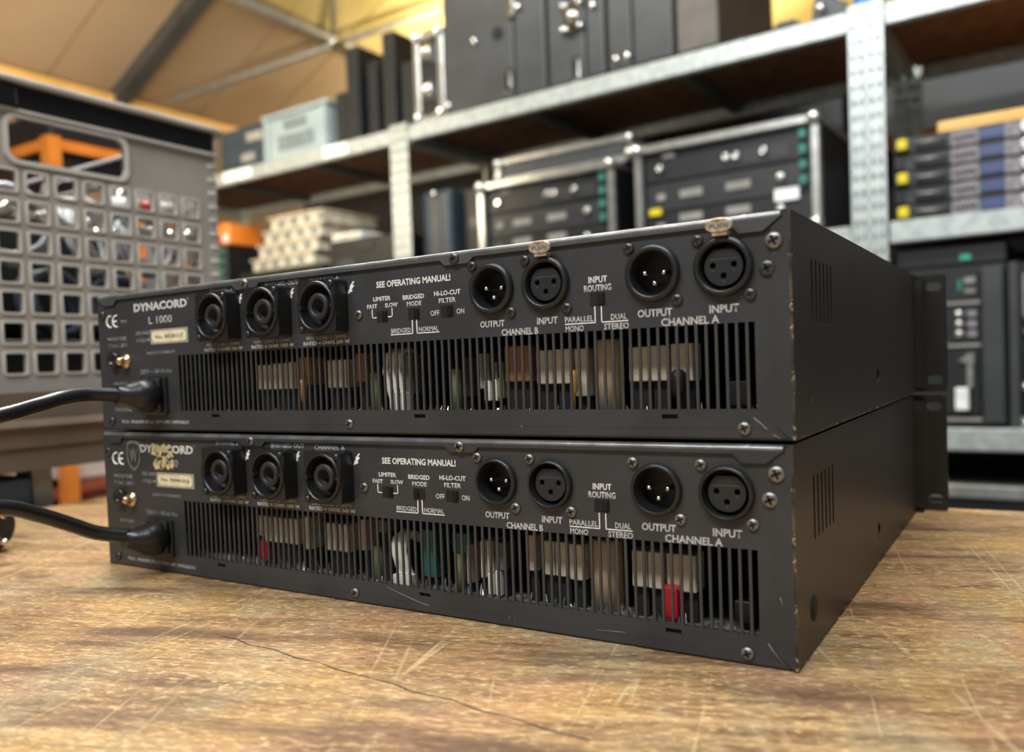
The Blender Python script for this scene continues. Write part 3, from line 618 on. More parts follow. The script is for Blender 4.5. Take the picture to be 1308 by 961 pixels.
mains(.1095, [(.0535, -.022, .1105), (.0475, -.040, .1118), (.0475, -.055, .1105), (.0478, -.069, .1075), (.050, -.091, .1032), (.045, -.14, .095), (.015, -.21, .07), (-.06, -.27, .022), (-.13, -.31, .0062), (-.18, -.335, .0055), (-.235, -.36, .0055)], 'black mains cable plugged into the upper amplifier, level in the air')
mains(.0225, [(.0535, -.022, .0262), (.047, -.038, .0305), (.046, -.052, .0375), (.047, -.072, .0470), (.050, -.094, .0548), (.050, -.14, .060), (.03, -.22, .050), (-.02, -.31, .020), (-.075, -.37, .0068), (-.13, -.41, .0055), (-.20, -.45, .0055)], 'black mains cable plugged into the lower amplifier, rising toward the left')
# loose plug lying on the table at the left edge
a = math.radians(2); ax = Vector((math.cos(a), math.sin(a), 0)); pl = tag(empty('loose_plug', (-.128, -.021, 0), a), 'loose black mains plug with two metal pins lying left of the amplifiers', 'plug')
MB().lathe((-.035, 0, .0190), (1, 0, 0), [(.007, -.03), (.010, -.01), (.0165, .0), (.0185, .012), (.0185, .052), (.0165, .054)], 24).build('plug_body', 'plastic_m', pl)
for z in (.0100, .0285):
    MB().lathe((.019, 0, z), (1, 0, 0), [(.0024, 0), (.0024, .0165), (.0016, .019)], 12).build('pin', 'pin', pl)
MB().box(.0, .020, -.0182, -.0166, .0155, .0225).build('earth_clip', 'alu', pl)
MB().tube(spline([(-.064, 0, .019), (-.082, -.010, .012), (-.092, -.04, .0055), (-.09, -.09, .0055)]), .0043, 10).build('cord', 'cable', pl)

# ------------------------------------------------------------------ grey perforated crate on the bench at the left
bn = tag(empty('side_bench', (-.31, -.25, -.9)), 'grey steel side bench under the perforated crate', 'bench')
MB().box(-.72, .0, -.05, .78, .983, 1.0125).build('bench_top', 'bench', bn, bevel=.002)
MB().box(-.015, .004, -.05, .78, .977, .984).build('edge_strip', 'bench_lt', bn)
MB().box(-.04, -.001, -.05, .78, .957, .977).build('side_rail', 'bench', bn)
MB().box(-.72, -.68, -.05, .78, .930, .982).build('side_rail', 'bench', bn)
MB().box(-.046, -.004, -.05, .78, .934, .9568).build('lower_rail', 'bench', bn)
for x, y in ((-.043, .377), (-.043, -.04), (-.70, .377), (-.70, -.04)): MB().box(x, x + .03, y, y + .020, 0, .930 if x < -.5 else .934).build('leg', 'steel_leg', bn)
tag(MB().box(-.94, -.318, -.22, .125, -.895, .028).build('tool_cabinet', 'navy', None, bevel=.004, seg=2), 'dark blue cabinet under the grey side bench', 'cabinet')

cr = tag(empty('perforated_crate', (-.643, .195, .1127)), 'large grey plastic crate with square holes and a grip opening, full of cables', 'crate')
P_ = .0311; hw, hz = .0104, .0100
def face(width, cols, off):
    holes = []; xs = [(i - (cols - 1) / 2) * P_ + off for i in range(cols)]
    for x in xs:
        for k_ in range(7):
            z = .0265 + k_ * .0303; holes.append(rrect(x - hw, x + hw, z - hz, z + hz, .002, 2))
    holes += [rrect(-.064, .064, .2295, .2715, .010, 5)]
    outl = rrect(-width / 2 + .012, width / 2 - .012, 0, .300, .004, 2)
    return plate(outl, holes, .004, 'crate'), xs
fshort, xs_s = face(.40, 11, -.006); fshort.name = 'crate_face'
flong, xs_l = face(.60, 18, 0)
rimhole = shared('hr', lambda: plate(rrect(-hw - .0022, hw + .0022, -hz - .0022, hz + .0022, .0035, 3), [rrect(-hw, hw, -hz, hz, .002, 3)], .0022, 'crate_rim'))
f1 = put(fshort, 'crate_face', cr, (.300, 0, 0), rot=(0, 0, math.pi / 2)); f2 = put(fshort, 'crate_face', cr, (-.300, 0, 0), rot=(0, 0, math.pi / 2))
f3 = put(flong, 'crate_face', cr, (0, .196, 0)); f4 = put(flong, 'crate_face', cr, (0, -.196, 0))
for x in xs_s:
    for k_ in range(7): put(rimhole, 'hole_rim', f1, (x, -.0026, .0265 + k_ * .0303))
put(plate(rrect(-.0685, .0685, .2250, .2762, .013, 5), [rrect(-.064, .064, .2295, .2715, .010, 5)], .006, 'crate_rim'), 'grip_rim', f1, (0, -.002, 0))
b = MB()
for sx in (-1, 1):
    for sy in (-1, 1): b.lathe((sx * .286, sy * .182, 0), (0, 0, 1), [(.016, 0), (.016, .300)], 16)
b.build('corner_post', 'crate', cr)
rb = MB()
for k_ in range(16): rb.lathe((.286, .182, .012 + k_ * .0165), (0, 0, 1), [(.0155, 0), (.0172, .001), (.0172, .006), (.0155, .007)], 14, 0, True, False, False)
rb.build('corner_rib', 'crate_rim', cr)
MB().box(-.296, .296, -.192, .192, 0, .004).build('crate_floor', 'crate', cr)
def loop(hx, hy, t, z0, z1, r=.02):
    me = plate_h(hx, hy, t, z0, z1, r); return me
def plate_h(hx, hy, t, z0, z1, r):
    b = MB(); o = rrect(-hx, hx, -hy, hy, r, 5); i = rrect(-hx + t, hx - t, -hy + t, hy - t, max(r - t, .003), 5); n = len(o)
    vs = [(x, y, z0) for x, y in o] + [(x, y, z1) for x, y in o] + [(x, y, z1) for x, y in i] + [(x, y, z0) for x, y in i]; fs = []
    for k_ in range(n):
        j = (k_ + 1) % n
        for q in range(4): fs.append((q * n + k_, q * n + j, ((q + 1) % 4) * n + j, ((q + 1) % 4) * n + k_))
    b.add(vs, fs); return b
plate_h(.307, .202, .012, .2765, .2793, .02).build('lower_lip', 'crate_rim', cr)
plate_h(.304, .199, .008, .2795, .3042, .02).build('black_band', 'crate_blk', cr)
plate_h(.312, .207, .020, .3045, .3105, .024).build('top_rim', 'crate_rim', cr, bevel=.002, seg=2)
MB().box(.303, .3105, -.187, -.055, .2796, .3000).build('band_clip', 'crate_blk', cr, bevel=.003, seg=2)

# contents of the crate
def coil(name, c, r, n, tr, mt, label, tilt=(0, 0, 0)):
    P = []
    for i in range(n * 16 + 1):
        t = 2 * math.pi * i / 16; q = i / 16
        P.append((r * (1 + .08 * math.sin(q * 2.3)) * math.cos(t), r * (1 + .08 * math.cos(q * 1.7)) * math.sin(t), tr * 2.0 * (q % 3 - 1) + tr * .4 * math.sin(3 * t)))
    o = MB().tube(P, tr, 7).build(name, mt, None, c, rot=tilt); tag(o, label, 'cable', 'cable coils in the perforated crate')
coil('cable_coil', (-.425, .075, .29), .042, 5, .0042, 'cablew', 'white cable coil in the crate behind its leftmost visible holes', (0, 1.2, .3))
coil('cable_coil', (-.425, .170, .292), .042, 5, .0042, 'cableg', 'grey cable coil in the crate below the grip opening', (0, 1.3, -.2))
coil('cable_coil', (-.425, .262, .290), .042, 5, .004, 'cablew', 'white cable coil in the crate below the grip right end', (0, 1.25, .5))
coil('cable_coil', (-.425, .338, .285), .036, 5, .004, 'cableg', 'grey cable coil in the crate nearest its right corner', (0, 1.35, .1))
coil('cable_coil', (-.425, .215, .205), .038, 5, .0045, 'cableb', 'blue grey cable coil low in the crate, middle', (0, 1.3, .2))
coil('cable_coil', (-.425, .300, .205), .036, 5, .0045, 'cableb', 'blue grey cable coil low in the crate, toward the right', (0, 1.2, -.3))
def clamp_(c, rz, label):
    o = empty('steel_clamp', c, rz); tag(o, label, 'clamp', 'steel clamps in the perforated crate')
    MB().tube([(.03 * math.cos(t), 0, .03 * math.sin(t)) for t in [math.radians(40 + 280 * i / 12) for i in range(13)]], .007, 8).build('hook', 'alu', o)
    MB().cyl((.02, 0, -.03), (.05, 0, -.03), .005).ball((.055, 0, -.03), .009).build('wing_bolt', 'chrome', o)
clamp_((-.378, .128, .325), 1.5, 'steel clamp in the crate under the grip opening, left one')
clamp_((-.375, .215, .315), 1.7, 'steel clamp in the crate under the grip opening, right one')
clamp_((-.392, .318, .325), 1.4, 'steel clamp in the crate by its right corner')
o = empty('red_plug', (-.372, .290, .318), 1.3); tag(o, 'red and white plug in the crate behind its upper holes', 'plug')
MB().cyl((.005, 0, 0), (.025, 0, 0), .010).build('housing', 'redc', o); MB().cyl((-.03, 0, 0), (.004, 0, 0), .011).build('shell', 'white', o); MB().cyl((.025, 0, 0), (.045, 0, 0), .010).build('nose', 'white', o)
tag(MB().box(-.90, -.37, .02, .37, .1172, .165).build('dark_infill', 'case_dk', None, bevel=.01, seg=2), 'added black cloth covering the bottom inside the perforated crate', 'infill')  # black block added so the lower crate holes look dark
tag(MB().box(-.91, -.485, .025, .365, .1655, .345).build('dark_filler', 'case_dk', None, bevel=.03, seg=3), 'added black bag filling the back of the perforated crate', 'filler')  # black block added so nothing bright shows through the crate holes

# orange steel rack far behind the crate
ork = tag(empty('orange_rack', (-1.64, .94, -.9)), 'orange steel rack behind the perforated crate, dark box on top', 'rack')
for x, y in ((0, 0), (-.55, 0), (0, .26), (-.55, .26)): MB().box(x - .018, x + .018, y - .018, y + .018, 0, 1.655).build('upright', 'orange', ork)
for y in (0, .26): MB().box(-.53, -.02, y - .012, y + .012, 1.622, 1.65).build('rail', 'orange', ork)
for x in (0, -.55): MB().box(x - .012, x + .012, .02, .24, 1.622, 1.65).build('rail', 'orange', ork)
for x in (0, -.55): MB().box(x - .012, x + .012, .02, .24, .722, .745).build('lower_rail', 'maroon', ork)
MB().box(-.55, 0, 0, .26, 1.600, 1.621).build('shelf_board', 'case_dk', ork)
MB().box(-.55, 0, .0, .26, .700, .7215).build('shelf_board', 'maroon', ork)
tag(MB().box(-2.14, -1.650, .945, 1.195, .7565, .835).build('equipment_box', 'case_dk', None, bevel=.01, seg=2), 'black box standing on top of the orange rack', 'box')
tag(MB().box(-2.10, -1.665, .97, 1.18, -.153, .12).build('storage_box', 'pinkw', None, bevel=.01, seg=2), 'pinkish white box on the lower level of the orange rack', 'box')
tag(MB().box(-2.10, -1.668, .97, 1.18, -.895, -.24).build('floor_box', 'case_dk', None, bevel=.01, seg=2), 'black box on the floor inside the orange rack', 'box')

# ------------------------------------------------------------------ galvanised shelving
TH = math.radians(-2.763)
B0 = Vector((0.0806, 2.2166, 0)); UU = Vector((math.cos(TH), math.sin(TH), 0)); NN = Vector((-math.sin(TH), math.cos(TH), 0))
def S(u, n, z): return tuple(B0 + UU * u + NN * n + Vector((0, 0, z)))
def sroot(name, u, n, z): return empty(name, S(u, n, z), TH)
LV = [-.72, -.155, .405, .992]
DEP = .62
post_me = [None]
def shelving(u0, u1, label):
    t = sroot('shelving_unit', u0, 0, -.9); tag(t, label, 'shelving', 'galvanised shelving bays'); L_ = u1 - u0
    if post_me[0] is None:
        import bmesh
        bm = bmesh.new()
        for q in range(6):
            holes = []
            for i in range(8):
                for xx in (.013, .031): holes.append(rrect(xx - .003, xx + .003, .012 + i * .0405, .030 + i * .0405, .0029, 2))
            pm = plate(rect(0, .044, 0, .327), holes, .002, 'galv'); pm.transform(Matrix.Translation((0, 0, .327 * q))); bm.from_mesh(pm)
        me = bpy.data.meshes.new('post'); bm.to_mesh(me); bm.free(); me.materials.append(M['galv']); post_me[0] = me
    for x, y, r in ((0, 0, 0), (L_, 0, 1), (0, DEP, 0), (L_, DEP, 1)):
        p = put(post_me[0], 'post', t, (x if r == 0 else x - .044, y, 0))
        MB().box(0 if r == 0 else .042, .002 if r == 0 else .044, 0.001 if y == 0 else -.044, .044 if y == 0 else -.001, 0, 1.962).build('flange', 'galv', p)
    for z in LV:
        zz = z + .9
        for y in (.004, DEP - .03):
            MB().box(.046, L_ - .046, y, y + .026, zz, zz + .060).build('beam', 'galv', t, bevel=.004)
        for x in (.003, L_ - .029): MB().box(x, x + .026, .046, DEP - .046, zz + .004, zz + .05).build('side_beam', 'galv', t)
        MB().box(.031, L_ - .031, .031, DEP - .032, zz + .040, zz + .058).build('shelf_board', 'chip', t)
        for q in (.33, .67): MB().box(L_ * q - .02, L_ * q + .02, .031, DEP - .032, zz + .012, zz + .0395).build('support_bar', 'rafter', t)
    return t
shelving(-3.37, -1.648, 'left bay of the galvanised shelving, pale tote on its top shelf')
shelving(-1.646, .044, 'middle bay of the galvanised shelving, two rack cases on its shelf')
shelving(.046, 1.75, 'right bay of the galvanised shelving, stack of thin rack devices on its shelf')
ZT, Z2, Z3, Z4 = LV[3] + .0605, LV[2] + .0605, LV[1] + .0605, LV[0] + .0605
for u, wd, lb in ((-2.725, .19, 'white paper label on the top beam left of the pale tote'), (-2.06, .13, 'white paper label on the top beam below the tote right end')):
    t = sroot('shelf_label', u, -.0006, ZT - .050); tag(t, lb, 'label', None); MB().box(0, wd, 0, .004, 0, .044).build('card', 'white', t)

# --- top shelf, left bay
t = sroot('black_box', -2.80, .05, ZT); tag(t, 'black box with pale print beside the pale tote on the top shelf', 'box')
MB().box(0, .31, 0, .34, 0, .20).build('box_body', 'navy', t, bevel=.006, seg=2); boxes('print_patch', 'lab', t, [(.19, .30, -.002, 0, .125, .165), (.15, .24, -.002, 0, .04, .075)])
t = sroot('plastic_tote', -2.46, .03, ZT); tag(t, 'pale blue grey plastic tote on the top shelf', 'tote')
MB().box(0, .40, 0, .30, 0, .185).build('tote_body', 'tote', t, bevel=.01, seg=2)
MB().box(-.012, .412, -.012, .312, .1855, .203).build('tote_rim', 'tote', t, bevel=.004)
MB().box(.13, .27, -.006, -.001, .125, .165).build('grip', 'tote_dk', t); MB().box(.09, .31, -.004, -.001, .04, .10).build('card_pocket', 'tote_dk', t)  # grip and pocket shade laid on as darker plates
for x in (.004, .365): MB().box(x, x + .03, -.010, -.0005, 0, .18).build('corner_rib', 'tote', t)
# --- thin dark slabs on edge
for u, wd, h, n, lb in ((-2.03, .07, .22, .05, 'lowest black slab on edge just right of the pale tote'), (-1.955, .075, .385, .04, 'tall wide black slab on edge on the top shelf'),
                        (-1.875, .06, .32, .08, 'recessed black slab on edge between the two tall ones'), (-1.81, .05, .30, .10, 'second recessed black slab on edge between the two tall ones'),
                        (-1.752, .07, .395, .04, 'tall narrow black slab on edge on the top shelf'), (-1.675, .085, .265, .06, 'black slab on edge beside the aluminium case')):
    t = sroot('speaker_grille', u, n, ZT); tag(t, lb, 'grille', 'black slabs on edge on the top shelf')
    MB().box(0, wd - .006, 0, .40, 0, h).build('slab', 'case_dk', t, bevel=.006, seg=2); MB().box(.008, wd - .014, -.004, -.0005, .02, h - .02).build('edge_strip', 'panel', t)
# --- narrow aluminium edged case
t = sroot('narrow_flight_case', -1.585, .03, ZT); tag(t, 'narrow aluminium edged flight case with bright latch, left of tall black cases', 'case')
MB().box(.028, .117, .01, .50, .022, .317).build('panel', 'case_dk', t)
for x in (0, .118): MB().box(x, x + .027, 0, .50, .0, .345).build('edge_profile', 'alu', t, bevel=.004)
for z in (0, .318): MB().box(.028, .117, 0, .03, z, z + .027).build('cross_profile', 'alu', t, bevel=.004)
for x in (.021, .128):
    for z in (.024, .325): MB().ball((x, -.004, z), .020).build('corner_ball', 'chrome', t)
MB().box(.050, .095, -.012, .008, .09, .15).ball((.073, -.014, .12), .018).build('latch', 'chrome', t); MB().box(.050, .095, -.012, .008, .235, .30).ball((.073, -.014, .262), .016).build('latch', 'chrome', t)
# --- tall black cases
def tall_case(name, u0, u1, label, lid=None, bits=(), mt='case', h=.92):
    t = sroot(name, u0, .03, ZT); tag(t, label, 'case' if name != 'loudspeaker' else 'speaker'); w_ = u1 - u0
    MB().box(.004, (lid or w_) - .004, 0, .55, .012, h).build('body', mt, t, bevel=.006, seg=2)
    if lid: MB().box(lid + .002, w_ - .004, 0, .55, .012, h).build('lid', mt, t, bevel=.006, seg=2)
    for x in (.03, w_ - .05): [MB().cyl((x, y_, 0), (x, y_, .0125), .014).build('foot', 'plastic', t) for y_ in (.06, .48)]
    for k_, x, z in bits:
        if k_ == 'handle': MB().box(x - .016, x + .016, -.012, -.0005, z - .045, z + .045).box(x - .010, x + .010, -.018, -.010, z - .03, z + .03).build('latch', 'chrome', t, bevel=.003)
        elif k_ == 'fly': MB().box(x - .03, x + .03, -.010, -.0005, z - .045, z + .045).ball((x - .032, -.012, z + .04), .012).ball((x + .032, -.012, z + .04), .012).ball((x - .032, -.012, z - .04), .012).ball((x + .032, -.012, z - .04), .012).ball((x, -.016, z), .016).build('butterfly_latch', 'chrome', t)
        elif k_ == 'cup': MB().cyl((x, .002, z), (x, -.006, z), .022).build('socket', 'recess_dark', t)
        else: MB().ball((x, -.004, z), .013 if k_ == 'stud' else .008).build('rivet', 'chrome', t)
tall_case('tall_flight_case', -1.435, -.985, 'leftmost tall black flight case on the top shelf', .318, [('handle', .295, .072), ('stud', .15, .245), ('stud', .02, .04), ('handle', .315, .33), ('stud', .345, .315), ('cup', .25, .25)])
tall_case('tall_flight_case', -.980, -.757, 'tall black flight case with butterfly latch on the top shelf', .150, [('fly', .105, .225), ('handle', .116, .048), ('stud', .185, .24), ('cup', .10, .18)])
tall_case('tall_flight_case', -.752, -.518, 'tall black flight case with a narrow lid, beside the brown grey cabinet', .092, [('stud', .035, .046), ('stud', .077, .046)])
tall_case('loudspeaker', -.513, -.372, 'brown grey loudspeaker cabinet at the right end of the tall black cases', None, [], 'spk')
# --- small things on the right of the top shelf
t = sroot('cable_clip', -.36, .05, ZT); tag(t, 'flat black clip on the top shelf right of the tall cases', 'clip'); MB().box(0, .10, 0, .08, 0, .018).box(.03, .06, .01, .05, .018, .03).build('body', 'case_dk', t, bevel=.003)
t = sroot('adapter', -.222, .05, ZT); tag(t, 'small dark adapter on the top shelf', 'adapter'); MB().prism([(0, 0), (.085, 0), (.085, .018), (.065, .036), (.02, .036), (0, .02)], 0, .06).build('body', 'case_dk', t); MB().box(.085, .12, .02, .04, .004, .014).build('stem', 'plastic', t)
t = sroot('ratchet_clamp', -.105, .03, ZT); tag(t, 'dark grey ratchet clamp on the top shelf beside the double post', 'clamp'); MB().prism([(0, 0), (.10, 0), (.10, .035), (.07, .055), (.05, .085), (.01, .07)], 0, .07).build('body', 'case', t, bevel=.004); MB().ball((.03, -.006, .035), .016).build('knob', 'alu', t)
t = sroot('tape_roll', .005, .004, .9 + .1625); tag(t, 'blue tape roll on top of the double post', 'tape'); MB().lathe((.04, .045, .0), (0, 0, 1), [(.025, 0), (.040, 0), (.040, .028), (.025, .028), (.025, 0)], 24, 0, False, False, False).build('tape_ring', 'bluetape', t)

# --- rack cases on the middle shelf
def rack_case(u0, u1, h, label, extras):
    t = sroot('rack_case', u0, .03, Z2); tag(t, label, 'rack case'); w_ = u1 - u0; d_ = .50
    boxes('shell_panel', 'case_dk', t, [(.006, .018, .004, d_, .008, h - .008), (w_ - .018, w_ - .006, .004, d_, .008, h - .008), (.018, w_ - .018, .004, d_, h - .018, h - .008), (.018, w_ - .018, .004, d_, .008, .018), (.018, w_ - .018, d_ - .01, d_, .018, h - .018)])
    for x in (0, w_ - .026): MB().box(x, x + .026, -.004, .024, .028, h - .028).build('edge_profile', 'alu', t, bevel=.004)
    for z in (0, h - .026): MB().box(.028, w_ - .028, -.004, .024, z, z + .026).build('edge_profile', 'alu', t, bevel=.004)
    for x in (0.002, w_ - .024): MB().box(x, x + .022, .03, d_ - .03, h - .022, h + .0).build('side_profile', 'alu', t)
    for x in (.013, w_ - .013):
        for z in (.024, h - .014): MB().ball((x, -.002, z), .023).build('corner_ball', 'alu', t)
    # three rack devices
    hh = (h - .056) / 3
    for i in range(3):
        z0 = .028 + i * hh; dv = MB().box(.030, w_ - .030, .020 + .004 * (i % 2), .30, z0 + .002, z0 + hh - .002).build('rack_device', ('panel', 'panel2', 'panel')[i], t, bevel=.002)
        yy = .019 + .004 * (i % 2); wi = w_ - .06
        def at_(f, g): return (.030 + wi * f, yy, z0 + hh * g)
        if i == 2:
            for f in (.10, .52, .58, .74): p = at_(f, .45); MB().lathe(p, (0, -1, 0), [(.013, 0), (.012, .012), (.008, .014), (.006, .012)], 14).build('knob', 'chrome', dv)
            for f in (.12,): p = at_(f, .86); MB().box(p[0], p[0] + .04, yy - .004, yy, p[2] - .006, p[2] + .006).build('handle', 'lab', dv)
            p = at_(.50, .36); MB().box(p[0], p[0] + .20, yy - .002, yy, p[2] - .02, p[2] + .022).build('front_plate', 'panel2', dv)
        else:
            for f in (.22, .51):
                p = at_(f, .52 if i == 1 else .72); MB().box(p[0], p[0] + .075, yy - .003, yy, p[2] - .012, p[2] + .012).build('label_strip', 'lab', dv)
            p = at_(.10, .5); MB().box(p[0] - .014, p[0] + .014, yy - .006, yy, p[2] - .010, p[2] + .010).build('socket', 'lab', dv)
            p = at_(.83, .55); MB().lathe(p, (0, -1, 0), [(.013, 0), (.012, .012), (.006, .012)], 14).build('knob', 'alu', dv)
    for i in range(4): MB().box(w_ - .062, w_ - .040, .004, .018, h - .066 - i * .044, h - .038 - i * .044).build('connector', 'tealcon', t, bevel=.004)
    if extras:
        MB().box(w_ - .135, w_ - .065, .010, .016, h - .235, h - .200).build('white_sticker', 'white', t)
        MB().box(.045, .085, .008, .016, h - .225, h - .205).build('yellow_tag', 'yellow', t)
rack_case(-1.300, -.742, .316, 'rack case with a second case lid on top, aluminium framed', False)
rack_case(-.668, -.088, .338, 'rack case with white sticker, right of the one carrying a lid', True)
t = sroot('case_lid', -1.262, .10, Z2 + .318); tag(t, 'aluminium edged case lid lying on the left rack case', 'lid')
MB().box(.01, .55, .006, .40, .008, .085).build('lid_panel', 'case', t)
for z in (0, .070): MB().box(.0, .56, -.002, .02, z, z + .022).build('edge_profile', 'alu', t, bevel=.004)
for x in (0, .54): MB().box(x, x + .02, -.002, .40, .023, .069).build('end_profile', 'alu', t)
for x in (.012, .548): MB().ball((x, -.004, .074), .02).build('corner_ball', 'alu', t); MB().ball((x, -.004, .024), .02).build('corner_ball', 'alu', t)
t = sroot('upright_case', -1.60, .06, Z2); tag(t, 'dark blue upright case left of the two rack cases', 'case')
MB().box(0, .15, 0, .40, 0, .335).build('body', 'navy', t, bevel=.02, seg=3); MB().box(.05, .10, -.004, -.0005, .02, .31).build('highlight_strip', 'case', t); MB().ball((.075, -.006, .318), .013).build('rivet', 'chrome', t)  # grey strip stands in for a vertical highlight on the body
t = sroot('storage_case', -1.44, .12, Z2); tag(t, 'black case between the dark blue case and the left rack case', 'case')
MB().box(0, .13, 0, .40, 0, .33).build('body', 'case_dk', t, bevel=.01, seg=2); MB().box(.04, .09, -.01, -.0005, .18, .22).build('handle', 'plastic', t)

# --- left bay, middle shelf
t = sroot('tray_stack', -2.64, .06, Z2 + .12); t2 = sroot('black_chest', -2.70, .04, Z2); tag(t2, 'black chest under the cream trays', 'chest')
MB().box(0, .55, 0, .40, 0, .118).build('body', 'case_dk', t2, bevel=.006); MB().box(.20, .34, -.008, -.0005, .05, .08).build('handle', 'plastic', t2)
bpy.data.objects.remove(t)
for i in range(4):
    u = -2.62 + i * .045; t = sroot('cream_tray', u, .06, Z2 + .1185 + i * .058); tag(t, 'cream slotted plastic tray, number %s from the bottom of its pile' % ('one', 'two', 'three', 'four')[i], 'tray', 'pile of cream trays')
    t['label'] = ('lowest cream tray of the pile on the black chest', 'second lowest cream tray of the pile', 'second highest cream tray of the pile', 'topmost cream tray of the pile')[i]
    wd = .40 - i * .02
    MB().box(0, wd, 0, .34, 0, .050).build('body', 'cream_p', t, bevel=.006); MB().box(-.008, wd + .008, -.008, .348, .0502, .057).build('rim', 'cream_p', t)
    for k_ in range(4): MB().box(.05 + k_ * .085, .095 + k_ * .085, -.003, -.0005, .014, .036).build('slot', 'tote_dk', t)  # slot shade laid on as darker plates
t = sroot('orange_signal_box', -2.86, .06, Z2 + .30); t['label'] = ''
bpy.data.objects.remove(t)
t = sroot('connector_panel', -2.90, .05, Z2); tag(t, 'tall dark panel with a column of green connectors beside the crate', 'panel')
MB().box(0, .10, 0, .30, 0, .27).build('body', 'case_dk', t, bevel=.004)
for i in range(5): MB().cyl((.07, 0, .235 - i * .045), (.07, -.012, .235 - i * .045), .015).build('connector', 'tealcon', t)
t = sroot('orange_case', -2.865, .06, Z2 + .2705); tag(t, 'small orange box on top of the green connector panel', 'box')
MB().box(0, .078, 0, .20, 0, .10).build('body', 'orange', t, bevel=.006); MB().box(.045, .072, -.004, -.0005, .01, .045).build('sticker', 'white', t); MB().ball((.02, -.006, .03), .016).build('button', 'redc', t)
t = sroot('black_amp_case', -2.12, .06, Z2); tag(t, 'black case right of the cream trays on the middle shelf', 'case')
MB().box(0, .43, 0, .42, 0, .20).build('body', 'case_dk', t, bevel=.008); MB().box(.05, .15, -.004, -.0005, .05, .12).build('vent', 'case', t); MB().box(.17, .26, -.008, -.0005, .15, .17).build('handle', 'plastic', t)
t = sroot('white_piece', -2.12, .08, Z2 + .201); tag(t, 'white folder lying on the black case of the middle shelf', 'piece')  # flat white piece, set for a pale elongated spot
MB().box(0, .17, 0, .25, 0, .032).build('cover', 'white', t, bevel=.004); MB().box(.006, .164, -.002, .24, .008, .024).build('inlay', 'cream_p', t)

# --- right bay, middle shelf : five thin rack devices
for i in range(5):
    t = sroot('rack_receiver', .098, .05, Z2 + i * .0455)
    tag(t, ('lowest', 'second lowest', 'middle', 'second highest', 'topmost')[i] + ' thin black rack device of the stack with blue displays', 'rack device', 'stacked thin rack devices')
    ch = MB().box(.0, .483, .006, .36, .001, .0445).build('chassis', 'panel2', t, bevel=.002)
    MB().box(.050, .135, .001, .0058, .006, .040).build('bezel', 'panel', t)
    MB().tube([(.056, .005, .022), (.060, -.018, .022), (.122, -.018, .022), (.126, .005, .022)], .0045, 8).build('handle', 'steel_leg', t)
    MB().box(.140, .205, .002, .0058, .004, .041).build('print_field', 'mauve', t)
    for k_ in range(5): MB().cyl((.15 + k_ * .011, .002, .022), (.15 + k_ * .011, -.003, .022), .0042, n=8).build('button', 'plastic', t)
    MB().box(.208, .262, .001, .0058, .010, .037).build('display', 'display', t); MB().box(.263, .30, .002, .0058, .004, .041).build('print_field', 'mauve', t)
    MB().lathe((.315, .006, .023), (0, -1, 0), [(.018, 0), (.017, .014), (.012, .016), (.010, .012)], 18).build('knob', 'alu', t)
    MB().box(.004, .026, -.004, .0058, .006, .039).build('rack_ear', 'plastic', t)
    if i % 2 == 0: MB().box(.012, .040, -.022, -.0045, .008, .038).build('yellow_tag', 'yellow', t, bevel=.004)
t = sroot('orange_beam_rack', -.16, .70, -.9); tag(t, 'orange pallet rack standing behind the right end of the shelving', 'rack')
MB().box(0, 2.2, 0, .05, 1.705, 1.755).build('beam', 'orange', t)
for x in (.9, 2.14): MB().box(x, x + .06, .051, .11, 0, 1.9).build('upright', 'orange', t)
t = sroot('orange_board', .205, .07, Z2 + .2285); tag(t, 'orange wooden board lying on the stacked thin rack devices', 'board')
MB().box(0, .40, 0, .34, 0, .030).build('plank', 'eave', t, bevel=.003); MB().box(0, .40, -.001, .0, .013, .015).build('groove', 'seam', t)

# --- right bay, lower shelf : tall black racks
t = sroot('patch_rack', .10, .04, Z3); tag(t, 'tall black rack with patch panels just right of the amplifiers', 'rack')
MB().box(0, .262, .012, .45, 0, .43).build('cabinet', 'case_dk', t, bevel=.004)
MB().box(.205, .255, -.012, .0115, .01, .42).build('corner_post', 'case', t, bevel=.004)
for z, h in ((.335, .075), (.225, .095), (.035, .175)): MB().box(.02, .198, .004, .0115, z, z + h).build('device_panel', 'panel', t, bevel=.002)
for z in (.325, .213, .016): MB().box(.02, .20, -.002, .0115, z, z + .008).build('rail', 'lab', t)
for z in (.247, .273, .300): MB().lathe((.152, .004, z), (0, -1, 0), [(.011, 0), (.010, .010), (.004, .012)], 14).build('knob', 'alu', t)
for z in (.247, .273, .300): MB().box(.170, .192, .0, .0038, z - .008, z + .008).build('print_field', 'mauve', t)
MB().box(.150, .158, .0, .0038, .36, .39).build('indicator', 'tealcon', t); boxes('label_strip', 'lab', t, [(.165, .19, .0, .0038, .355, .365), (.165, .19, .0, .0038, .380, .395)])
MB().box(.140, .172, -.010, .0038, .045, .105).build('white_block', 'white', t, bevel=.003)
MB().box(.168, .182, -.006, .0038, .106, .175).prism([(.150, .175), (.185, .165), (.185, .195), (.172, .195)], -.01, .003).build('fader_strip', 'alu', t)
t = sroot('device_bar', .10, .05, Z3 + .4305); tag(t, 'flat black device lying across the tall patch rack with a green lamp', 'device')
MB().box(0, .262, 0, .40, 0, .055).build('body', 'case_dk', t, bevel=.004); MB().box(.155, .18, -.004, -.0005, .012, .026).build('green_lamp', 'led', t)
t = sroot('amp_rack', .366, .04, Z3); tag(t, 'black amplifier rack with metal corner at the right edge of the photo', 'rack')
MB().box(0, .52, .012, .45, 0, .425).build('cabinet', 'case_dk', t, bevel=.004)
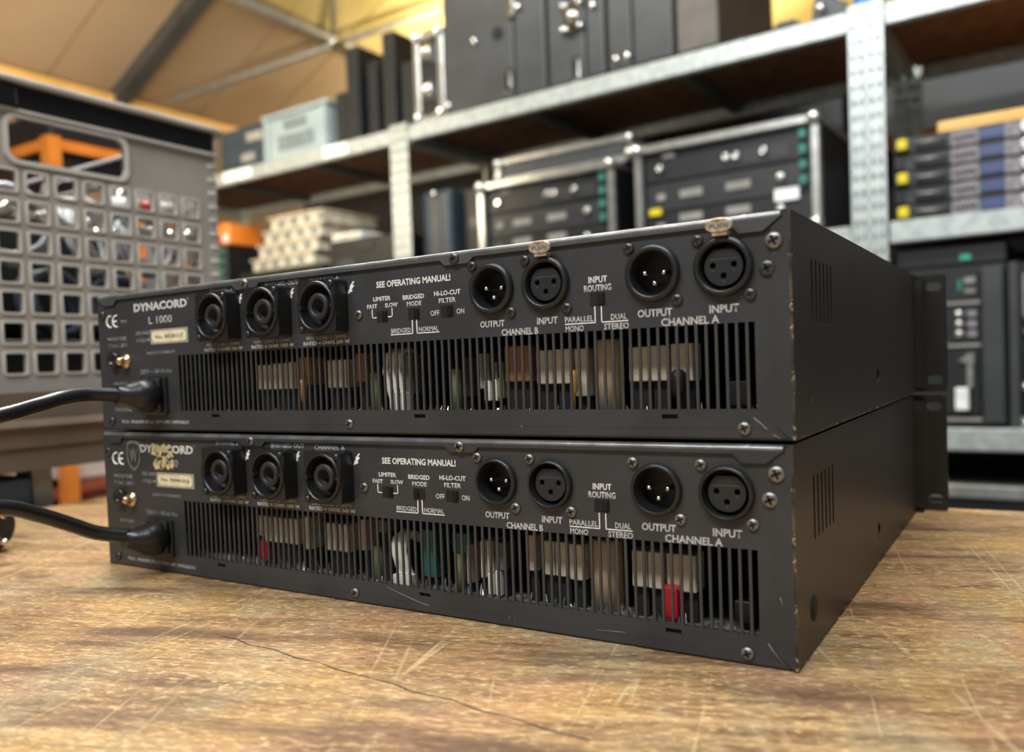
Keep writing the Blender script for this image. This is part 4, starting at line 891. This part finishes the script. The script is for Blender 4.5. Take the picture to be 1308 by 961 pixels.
MB().box(.0, .02, -.01, .0115, .0, .425).build('corner_post', 'case', t)
MB().box(.028, .40, .002, .0115, .235, .385).build('device_panel', 'panel', t, bevel=.002); MB().box(.028, .40, .002, .0115, .03, .19).build('device_panel', 'panel', t, bevel=.002)
boxes('rail', 'lab', t, [(.03, .036, -.003, .0018, .29, .385), (.03, .40, -.003, .0018, .386, .394), (.05, .40, -.003, .0018, .215, .221)])
for z in (.245, .283): MB().cyl((.030, .0, z), (.11, 0, z), .008).ball((.085, -.002, z), .014).build('handle_bar', 'alu', t)
MB().ball((.036, -.002, .105), .014).build('rivet', 'alu', t); MB().ball((.075, -.004, .405), .012).build('rivet', 'alu', t); MB().box(.022, .40, -.012, .001, .0, .028).ball((.035, -.012, .014), .014).build('base_profile', 'alu', t)
# --- right bay, bottom shelf
t = sroot('equipment_case', .12, -.06, -.455); tag(t, 'aluminium edged equipment case low on the shelving, green lamp on its front', 'case')
bpy.data.objects.remove(t)
t = sroot('equipment_case', .12, .03, Z4); tag(t, 'aluminium edged case with green lamp, low behind the table edge', 'case')
MB().box(.0, .75, .0, .5, .0, .418).build('body', 'case_dk', t, bevel=.004)
MB().box(.02, .75, -.016, -.0005, .380, .414).build('edge_profile', 'alu', t, bevel=.004)
MB().box(.10, .74, -.006, -.0005, .265, .30).build('front_profile', 'case', t); MB().box(.205, .235, -.012, -.0065, .285, .31).build('green_lamp', 'led', t); MB().ball((.015, -.01, .397), .02).build('corner_ball', 'chrome', t)

# --- added dark blocks behind the shelving, so its gaps stay dark
for i, u in enumerate((-3.2, -2.45, -1.70, -.95, -.20, .55, 1.30)):
    t = sroot('backing_block', u, .90, -.9); tag(t, 'added black backing block that keeps the shelving gaps dark, %s from the left' % ('first', 'second', 'third', 'fourth', 'fifth', 'sixth', 'seventh')[i], 'case', 'row of added dark blocks behind the shelving')
    MB().box(.01, .735, 0, .5, .0, 2.08).build('body', 'case_dk', t, bevel=.01); MB().box(.30, .44, -.01, -.0005, 1.2, 1.26).build('handle', 'plastic', t)
